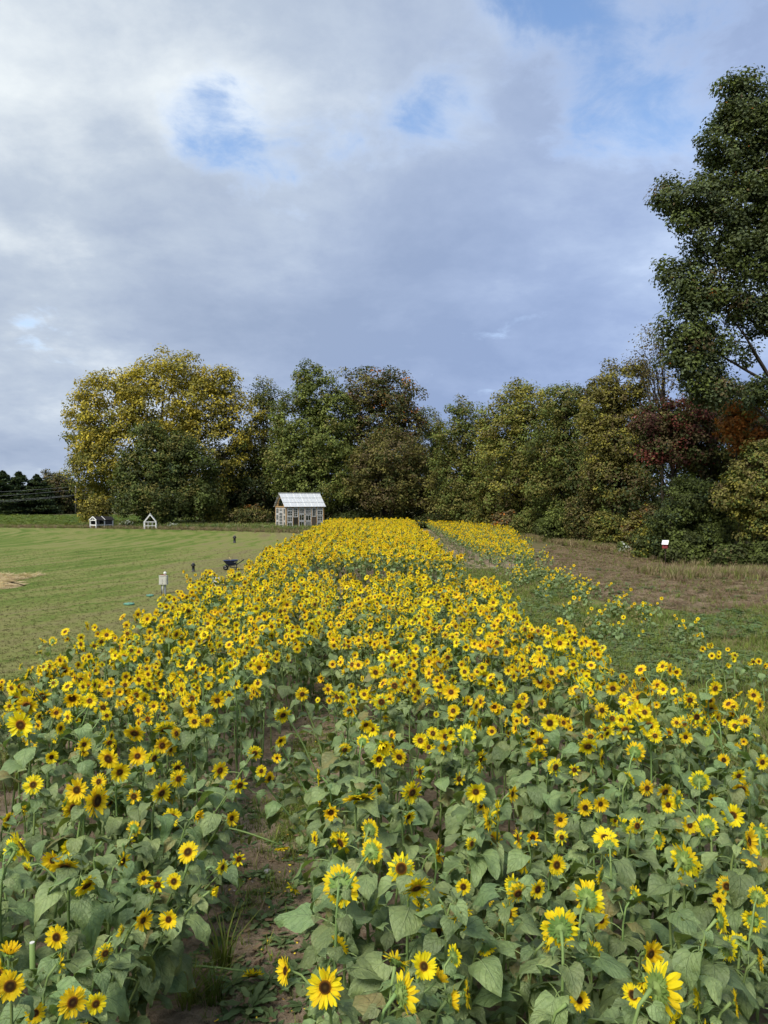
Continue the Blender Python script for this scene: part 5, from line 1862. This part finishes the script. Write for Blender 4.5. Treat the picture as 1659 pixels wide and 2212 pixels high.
# ------------------------------------------------------------------ the rest of the field, which nobody could count
protos = []
rgq = random.Random(31)
for k in range(18):                                    # middle distance: full plants
    h = rgq.uniform(1.32, 1.66)
    f = facing(rgq.gauss(10, 24), rgq.uniform(-8, 24))
    if k in (3, 8, 14):
        f = facing(rgq.choice((85, 160, -80)), rgq.uniform(-10, 15))
    sp = plant_spec(rgq, (rgq.uniform(-.1, .1), rgq.uniform(-.12, .02), h), f, rgq.choice((0.07, 0.075, 0.08, 0.085, 0.09, 0.10, 0.12)), nleaf=11, side=rgq.choice((2, 2, 3, 4)))
    V, F, A, mt, mi = join_raw(plant_raw(sp))
    protos.append(new_mesh('sunflower_kind', V, F, mt, mi, attr=A))
NMID = len(protos)
for k in range(12):                                    # far block: several heads each
    h = rgq.uniform(1.25, 1.55)
    f = facing(rgq.gauss(5, 24), rgq.uniform(-8, 14))
    sp = plant_spec(rgq, (rgq.uniform(-.1, .1), rgq.uniform(-.12, .02), h), f, rgq.uniform(0.09, 0.12), nleaf=8, side=rgq.choice((2, 3, 4)), nside=5, lowest=0.3)
    V, F, A, mt, mi = join_raw(plant_raw(sp, 1))
    protos.append(new_mesh('sunflower_kind', V, F, mt, mi, attr=A))
NFAR = len(protos)
for k in range(5):                                     # small late plants
    h = rgq.uniform(0.45, 0.7)
    sp = plant_spec(rgq, (0, 0, h), facing(rgq.gauss(5, 30), rgq.uniform(0, 30)), rgq.uniform(0.05, 0.075), nleaf=13, side=1, nside=5, leafscale=0.85, lowest=0.12)
    V, F, A, mt, mi = join_raw(plant_raw(sp, 1))
    protos.append(new_mesh('sunflower_kind', V, F, mt, mi, attr=A))
NSM = len(protos)
for k in range(3):                                     # leafy ones without bloom
    sp = plant_spec(rgq, (0, 0, rgq.uniform(0.9, 1.2)), facing(0, 30), 0.08, nleaf=13, headless=True)
    V, F, A, mt, mi = join_raw(plant_raw(sp))
    protos.append(new_mesh('sunflower_kind', V, F, mt, mi, attr=A))
pts, rots, scl, idx = [], [], [], []


def put(x, y, i, s=1.0, tw=0.45, lean=0.06):
    pts.append((x, y, 0.01))
    rots.append((rgq.gauss(0, lean), rgq.gauss(0, lean), rgq.gauss(0, tw)))
    scl.append(s)
    idx.append(i)


for (x, y, side, k) in fill[n_fill:]:
    s = rgq.uniform(0.86, 1.12)
    if y < 24:
        if rgq.random() < 0.10:
            put(x, y, NSM + rgq.randrange(3), s, 3)
        else:
            put(x, y, rgq.randrange(NMID), s * (0.97 if y > 15 else 1.0))
    else:
        put(x, y, NMID + rgq.randrange(NFAR - NMID), s)
# the strip on the right, thinning out towards the wood and the near end
y = 28.0
while y < 106:
    y += 0.30
    for k in range(16):
        x = 6.15 + k * 0.62 + rgq.uniform(-0.16, 0.16)
        xr = 7.2 + (y - 32) * 0.135
        dens = 1.0 if x < xr else max(0, 0.30 - (x - xr) * 0.16)
        dens *= min(1, max(0.06, (y - 37) / 10))
        if rgq.random() < 0.72 * dens:
            if x < xr and rgq.random() < 0.8 and y > 40:
                put(x, y + rgq.uniform(-.1, .1), NMID + rgq.randrange(NFAR - NMID), rgq.uniform(0.62, 0.85))
            else:
                put(x, y + rgq.uniform(-.1, .1), NFAR + rgq.randrange(NSM - NFAR), rgq.uniform(0.55, 0.95))
for i in range(90):                                    # scattered late plants in the weeds
    yy = rgq.uniform(19, 40)
    xx = rgq.uniform(6.0, min(9.4, 5.6 + (yy - 12) * 0.38))
    put(xx, yy, NFAR + rgq.randrange(NSM - NFAR), rgq.uniform(0.6, 1.0))
for i in range(26):
    yy = rgq.uniform(97.5, 101)
    put(rgq.uniform(3.5, 15), yy, NMID + rgq.randrange(NFAR - NMID), rgq.uniform(0.7, 0.9))
scatter('sunflower_field_foliage', pts, rots, scl, idx, protos, 'sunflower field stretching away toward the wood')


# ------------------------------------------------------------------ grass, weeds, stones
def tuft(seed, n, h, w, spread, mat, droop=0.5):
    g = random.Random(seed)
    V, F, A = [], [], []
    for i in range(n):
        a = g.uniform(0, 6.28)
        r = spread * math.sqrt(g.random())
        b = Vector((r * math.cos(a), r * math.sin(a), -0.005))
        d = Vector((math.cos(a + g.uniform(-1, 1)), math.sin(a + g.uniform(-1, 1)), 0))
        side = Vector((-d.y, d.x, 0)) * w * g.uniform(0.6, 1.2)
        L = h * g.uniform(0.55, 1.2)
        k = len(V)
        out = g.uniform(0.15, 1.0) * droop
        for t, ww in ((0, 1), (0.5, 0.85), (1, 0.05)):
            p = b + d * L * out * t * t + Vector((0, 0, L * (t - 0.35 * out * t * t)))
            V += [tuple(p - side * ww), tuple(p + side * ww)]
            A += [(-1, t, 0), (1, t, 0)]
        F += [(k, k + 1, k + 3, k + 2), (k + 2, k + 3, k + 5, k + 4)]
    return new_mesh('tuft', V, F, mat, attr=A)


def broad_weed(seed, n, L, mat='weed', lift=0.5):
    g = random.Random(seed)
    V, F, A = [], [], []
    for i in range(n):
        a = g.uniform(0, 6.28)
        l = L * g.uniform(0.5, 1.15)
        up = g.uniform(0.1, 1.0) * lift
        d = Vector((math.cos(a), math.sin(a), 0))
        s = Vector((-d.y, d.x, 0))
        o = d * g.uniform(0, 0.25) * L + Vector((0, 0, g.uniform(0, lift) * L * 0.8))
        k = len(V)
        for t, w in ((0, 0.03), (0.35, 0.16), (0.7, 0.15), (1, 0.01)):
            z = up * l * (t - 0.75 * t * t)
            p = o + d * l * t + Vector((0, 0, z))
            V += [tuple(p - s * w * l + Vector((0, 0, 0.03 * l))), tuple(p), tuple(p + s * w * l + Vector((0, 0, 0.03 * l)))]
            A += [(-1, t, 0), (0, t * 0.6, 0), (1, t, 0)]
        F += grid_faces(4, 3, k)
    return new_mesh('weed', V, F, mat, attr=A)


def rnd_pts(n, fn, zr=0.0):
    P = []
    while len(P) < n:
        q = fn()
        if q is not None:
            P.append((q[0], q[1], zr))
    return P


def scat(name, P, protos_, smin, smax, label, tilt=0.1, seed=1):
    g = np.random.default_rng(seed)
    n = len(P)
    rot = np.stack([g.normal(size=n) * tilt, g.normal(size=n) * tilt, g.uniform(0, 6.28, n)], 1)
    return scatter(name, P, rot, g.uniform(smin, smax, n), g.integers(0, len(protos_), n), protos_, label)


gs = random.Random(17)


def lawn_pt():
    y = 9 + 52 * gs.random() ** 1.7
    x = gs.uniform(-0.53 * y - 1.0, float(left_edge(y)) - 0.1)
    return (x, y) if x > -0.53 * y - 1 else None


turf = [tuft(200 + k, 9, 0.055, 0.004, 0.06, 'turf' if k < 3 else 'turfdry', 0.9) for k in range(5)]
scat('lawn_grass', rnd_pts(22000, lawn_pt, 0.004), turf, 0.5, 1.2, 'short dry mown grass of the lawn', seed=2)


def edge_pt():
    y = 6 + 80 * gs.random() ** 1.6
    x = float(left_edge(y)) + gs.gauss(0.05, 0.16)
    return (x, y)


def right_grass():
    y = 7 + 36 * gs.random() ** 1.2
    x = gs.uniform(float(right_edge(y)) - 0.1, min(0.54 * y + 1, 20))
    if x < float(right_edge(y)) - 0.1:
        return None
    nz = float(vnoise(np.array([x * 0.45]), np.array([y * 0.45]), 8)[0]) + 0.5 * float(vnoise(np.array([x * 1.6]), np.array([y * 1.6]), 9)[0])
    if x > 8.2 + 0.1 * (y - 30) + 2.2 * (nz - 0.7) and y > 24.5 + 7.0 * (nz - 0.45) and gs.random() < 0.95:
        return None
    return (x, y)


gr = [tuft(300 + k, 13, 0.24, 0.006, 0.10, 'grass', 0.8) for k in range(4)] + [tuft(310 + k, 10, 0.22, 0.005, 0.1, 'dry', 0.8) for k in range(2)]
scat('rough_grass', rnd_pts(15000, right_grass, 0.012), gr, 0.5, 1.15, 'rough green grass right of the flower field', seed=3)
wd = [broad_weed(330 + k, 14, 0.17) for k in range(4)]


def right_weed():
    q = right_grass()
    if q is None:
        return None
    m = vnoise(np.array([q[0] * 0.35]), np.array([q[1] * 0.35]), 3)[0]
    return q if m > 0.5 and q[1] > 16 else None


scat('weeds', rnd_pts(4200, right_weed, 0.012), wd, 0.6, 1.5, 'leafy green weeds in the grass right of the field', seed=4)
scat('field_edge_grass', rnd_pts(2200, edge_pt, 0.008), gr, 0.35, 0.8, 'taller grass along the left edge of the flower field', seed=5)


def gap_pt():
    if gs.random() < 0.45:
        y = 34 + 60 * gs.random() ** 1.5
        return (gs.uniform(3.3, 6.2), y)
    y = gs.uniform(22, 38)
    x = gs.uniform(-6, 5.6)
    return (x, y)


scat('gap_grass', rnd_pts(5200, gap_pt, 0.01), gr + wd, 0.4, 1.0, 'grass and weeds in the gap across the field', seed=6)


def fringe_pt():
    if gs.random() < 0.45:                              # along the wood
        t = gs.random()
        y = 40 + 66 * t
        x = float(np.interp(y, [40, 46, 56, 71, 90, 107], [21.0, 19.6, 19.0, 16.2, 15.5, 15])) + gs.gauss(0.4, 0.9)
        return (x, y)
    if gs.random() < 0.25:
        return (gs.uniform(14, 25), gs.gauss(39.5, 1.2))
    x = gs.uniform(-95, -7)
    return (x, float(np.interp(-x, [7, 12, 25, 40, 60, 100], [89.5, 92.5, 100.5, 106.8, 110.8, 115])) + gs.gauss(0.9, 1.7))


dry = [tuft(400 + k, 14, 0.42, 0.012, 0.16, 'dry', 0.6) for k in range(4)] + [tuft(415, 14, 0.42, 0.012, 0.16, 'grass', 0.6)]
scat('dry_fringe_weeds', rnd_pts(9500, fringe_pt, 0.0), dry, 0.55, 1.35, 'brown dry weeds fringing the lawn and the wood', seed=7)


def meadow_pt():
    x = gs.uniform(-46, -7)
    y0 = float(np.interp(-x, [7, 12, 25, 40, 60], [93, 96, 103, 109, 112]))
    return (x, y0 + gs.random() * 14)


mdw = [tuft(470 + k, 14, 0.7, 0.014, 0.2, ('grass', 'dry', 'grass')[k], 0.6) for k in range(3)] + [broad_weed(475, 14, 0.5, 'weed', 1.0)]
scat('meadow_weeds', rnd_pts(5200, meadow_pt, 0.0), mdw, 0.5, 1.2, 'dull green meadow weeds between the lawn and the trees', seed=15)


def crop_pt():
    return (gs.uniform(-98, -34), 113 + 78 * gs.random() ** 1.8)


cr_ = [broad_weed(430 + k, 16, 0.42, 'grass', 0.9) for k in range(3)]
scat('crop_foliage', rnd_pts(6000, crop_pt, 0.006), cr_, 0.6, 1.2, 'low green crop in the field behind the lawn', seed=8)


def bit(seed, n, L, w, mat):
    g = random.Random(seed)
    V, F, A = [], [], []
    for i in range(n):
        p = Vector((g.uniform(-.2, .2), g.uniform(-.2, .2), g.uniform(0.004, 0.03)))
        a = g.uniform(0, 6.28)
        d = Vector((math.cos(a), math.sin(a), g.uniform(-.12, .25))) * L * g.uniform(0.3, 1)
        s = Vector((-math.sin(a), math.cos(a), 0)) * w
        k = len(V)
        V += [tuple(p - s), tuple(p + s), tuple(p + d + s), tuple(p + d - s)]
        A += [(0, g.random(), 0)] * 4
        F.append((k, k + 1, k + 2, k + 3))
    return new_mesh('bit', V, F, mat, attr=A)


def mulch_pt():
    y = gs.uniform(25, 64)
    x = gs.uniform(7.6, 20)
    lo = float(np.interp(y, [24, 30, 36, 46, 60, 66], [12, 8.2, 7.6, 9.5, 12.5, 15.5]))
    hi = float(np.interp(y, [24, 37, 46, 55, 66], [20, 20, 18.5, 17.5, 15.6]))
    return (x, y) if lo < x < hi else None


lit = [bit(500 + k, 26, 0.22, 0.006, 'litter') for k in range(3)] + [tuft(505, 7, 0.16, 0.006, 0.08, 'dry', 0.7), tuft(506, 8, 0.16, 0.006, 0.08, 'grass', 0.7)]
scat('crop_litter', rnd_pts(6500, mulch_pt, 0.016), lit, 0.6, 1.4, 'dry brown stalk litter on the mulched plot', seed=9)


def straw_pt():
    y = gs.uniform(30, 40)
    x = gs.uniform(-23.5, -16.0)
    return (x, y) if x < -18.2 + (0.9 if 33 < y < 35 else 0) else None


st = [bit(520 + k, 30, 0.30, 0.006, 'strawbit') for k in range(3)]
scat('loose_straw', rnd_pts(1700, straw_pt, 0.012), st, 0.6, 1.3, 'pale loose straw spread on the lawn at the left edge', seed=10)


def path_pt(k=1.0):
    def f():
        y = 3 + 18 * gs.random() ** 1.5
        x = float(path_x(y)) + gs.uniform(-1, 1) * (float(path_hw(y)) + 0.15) * k
        return (x, y)
    return f


def pebble(seed, mat='pebble'):
    g = random.Random(seed)
    V, F = [], []
    for i, (r, z) in enumerate(((0.55, -0.3), (1.0, 0.0), (0.7, 0.45))):
        for k in range(6):
            a = k * math.pi / 3 + i * 0.4
            q = r * g.uniform(0.7, 1.2)
            V.append((q * math.cos(a), q * math.sin(a) * 0.75, z * g.uniform(0.8, 1.2)))
    for i in range(2):
        for k in range(6):
            F.append((i * 6 + k, i * 6 + (k + 1) % 6, i * 6 + 6 + (k + 1) % 6, i * 6 + 6 + k))
    F.append(tuple(range(12, 18)))
    return new_mesh('pebble', V, F, mat, smooth=False)


pb = [pebble(600 + k, 'pebble' if k % 2 else 'greystone') for k in range(5)] + [pebble(610 + k, 'soil') for k in range(4)]
P = rnd_pts(6500, path_pt(1.1), 0.0)
P = [(x, y, 0.022 + 0.5 * 0.075 * max(0, float(fbm(np.array([x * 2.2]), np.array([y * 2.2]), 3, 5)[0]) - 0.35)) for x, y, _ in P]
scat('gravel', P, pb, 0.004, 0.026, 'pebbles and clods of earth on the path', 0.3, seed=11)
P = []
for (X, Y, rr, n) in ((620, 1775, 0.55, 260), (690, 1630, 0.5, 150), (640, 1660, 0.4, 90), (660, 1790, 0.4, 120), (560, 1960, 0.35, 40)):
    d = gd(Y)
    for i in range(n):
        P.append((gx(X, d) + gs.gauss(0, rr * 0.4), d + gs.gauss(0, rr), 0.03))
sg = [tuft(640 + k, 12, 0.13, 0.004, 0.06, 'grass', 0.9) for k in range(4)]
scat('path_grass', P, sg, 0.6, 1.3, 'patches of short green grass on the path', seed=12)
dl = [bit(680 + k, 5, 0.07, 0.012, 'litter') for k in range(3)] + [bit(690, 4, 0.035, 0.008, 'fallen'), bit(691, 6, 0.10, 0.003, 'litter')]
scat('fallen_leaves', rnd_pts(900, path_pt(1.25), 0.035), dl, 0.6, 1.5, 'dead leaves, bits of stalk and fallen petals on the path', 0.2, seed=16)
P = rnd_pts(1500, path_pt(1.0), 0.03)
scat('path_weeds', P, [broad_weed(660 + k, 9, 0.085, 'weed', 0.4) for k in range(4)] + [tuft(668, 9, 0.10, 0.004, 0.05, 'grass', 0.9)], 0.5, 1.4, 'tiny seedlings and weeds on the path', seed=13)


# single weeds on the path that one can point at
def rosette_leaf(seed):
    g = random.Random(seed)
    V, A = [], []
    tt = [0, 0.15, 0.3, 0.45, 0.6, 0.75, 0.9, 1.0]
    hw = [0.02, 0.05, 0.11, 0.07, 0.15, 0.10, 0.12, 0.01]
    for t, h in zip(tt, hw):
        z = 0.35 * t - 0.42 * t * t + 0.02 * g.uniform(-1, 1)
        for u in (-1, 0, 1):
            V.append((t, u * h, z + abs(u) * 0.03))
            A.append((u, t, 0))
    return new_mesh('leaf', V, grid_faces(8, 3), 'weed', attr=A)


RL = [rosette_leaf(k) for k in range(4)]
WEEDS = [(520, 1880, 0.16, 'toothed weed left of the middle of the path'), (565, 1905, 0.20, 'broad weed in the middle of the path beyond the stone'), (620, 1800, 0.14, 'weed beside the grassy patch on the path'),
         (640, 1855, 0.15, 'weed at the right side of the path near the row'), (500, 1985, 0.22, 'dark toothed weed on the left side of the path'), (590, 1990, 0.24, 'spreading weed in the middle of the near path'),
         (650, 2010, 0.22, 'grey-green spreading weed at the right of the near path'), (560, 2010, 0.20, 'flat weed left of the spreading middle weed'), (580, 2140, 0.26, 'large flat weed near the bottom of the path'),
         (640, 2130, 0.22, 'weed right of the large flat weed near the bottom'), (500, 2150, 0.22, 'weed left of the large flat weed near the bottom'), (540, 2200, 0.24, 'lowest weed on the path at the bottom edge'), (610, 2060, 0.15, 'small weed on bare soil below the spreading ones')]
for (X, Y, L, lb) in WEEDS:
    d = gd(Y)
    rg = random.Random(X + Y)
    root = thing('path_weed', lb, 'weed', (gx(X, d), d, 0.03), 0, 'weeds on the path')
    for i in range(rg.randrange(11, 17)):
        m = Matrix.Rotation(i * 2.4 + rg.uniform(-.3, .3), 4, 'Z') @ Matrix.Rotation(rg.uniform(-0.5, 0.1), 4, 'Y') @ Matrix.Scale(L * rg.uniform(0.6, 1.15), 4)
        link('leaf', RL[rg.randrange(4)], root, mat=m)
for (X, Y, h, lb) in ((478, 2105, 0.46, 'tall dark grass tuft on the left of the path'), (398, 2200, 0.42, 'grass tuft at the bottom left of the path'), (455, 2185, 0.30, 'smaller grass tuft between the two big tufts'), (590, 2105, 0.14, 'tiny yellowish grass tuft on the bare path')):
    d = gd(Y)
    root = thing('grass_tuft', lb, 'grass tuft', (gx(X, d), d, 0.02), 0, 'grass tufts on the path')
    link('blades', tuft(int(X), 46 if h > 0.2 else 14, h, 0.0075, 0.07, 'grass', 0.9), root)
d = gd(1900)
o = link('grey_stone', pebble(801, 'greystone'), None, (gx(576, d), d, 0.05))
o.scale = (0.055, 0.06, 0.05)
tag(o, 'single grey stone lying in the middle of the path', 'stone')
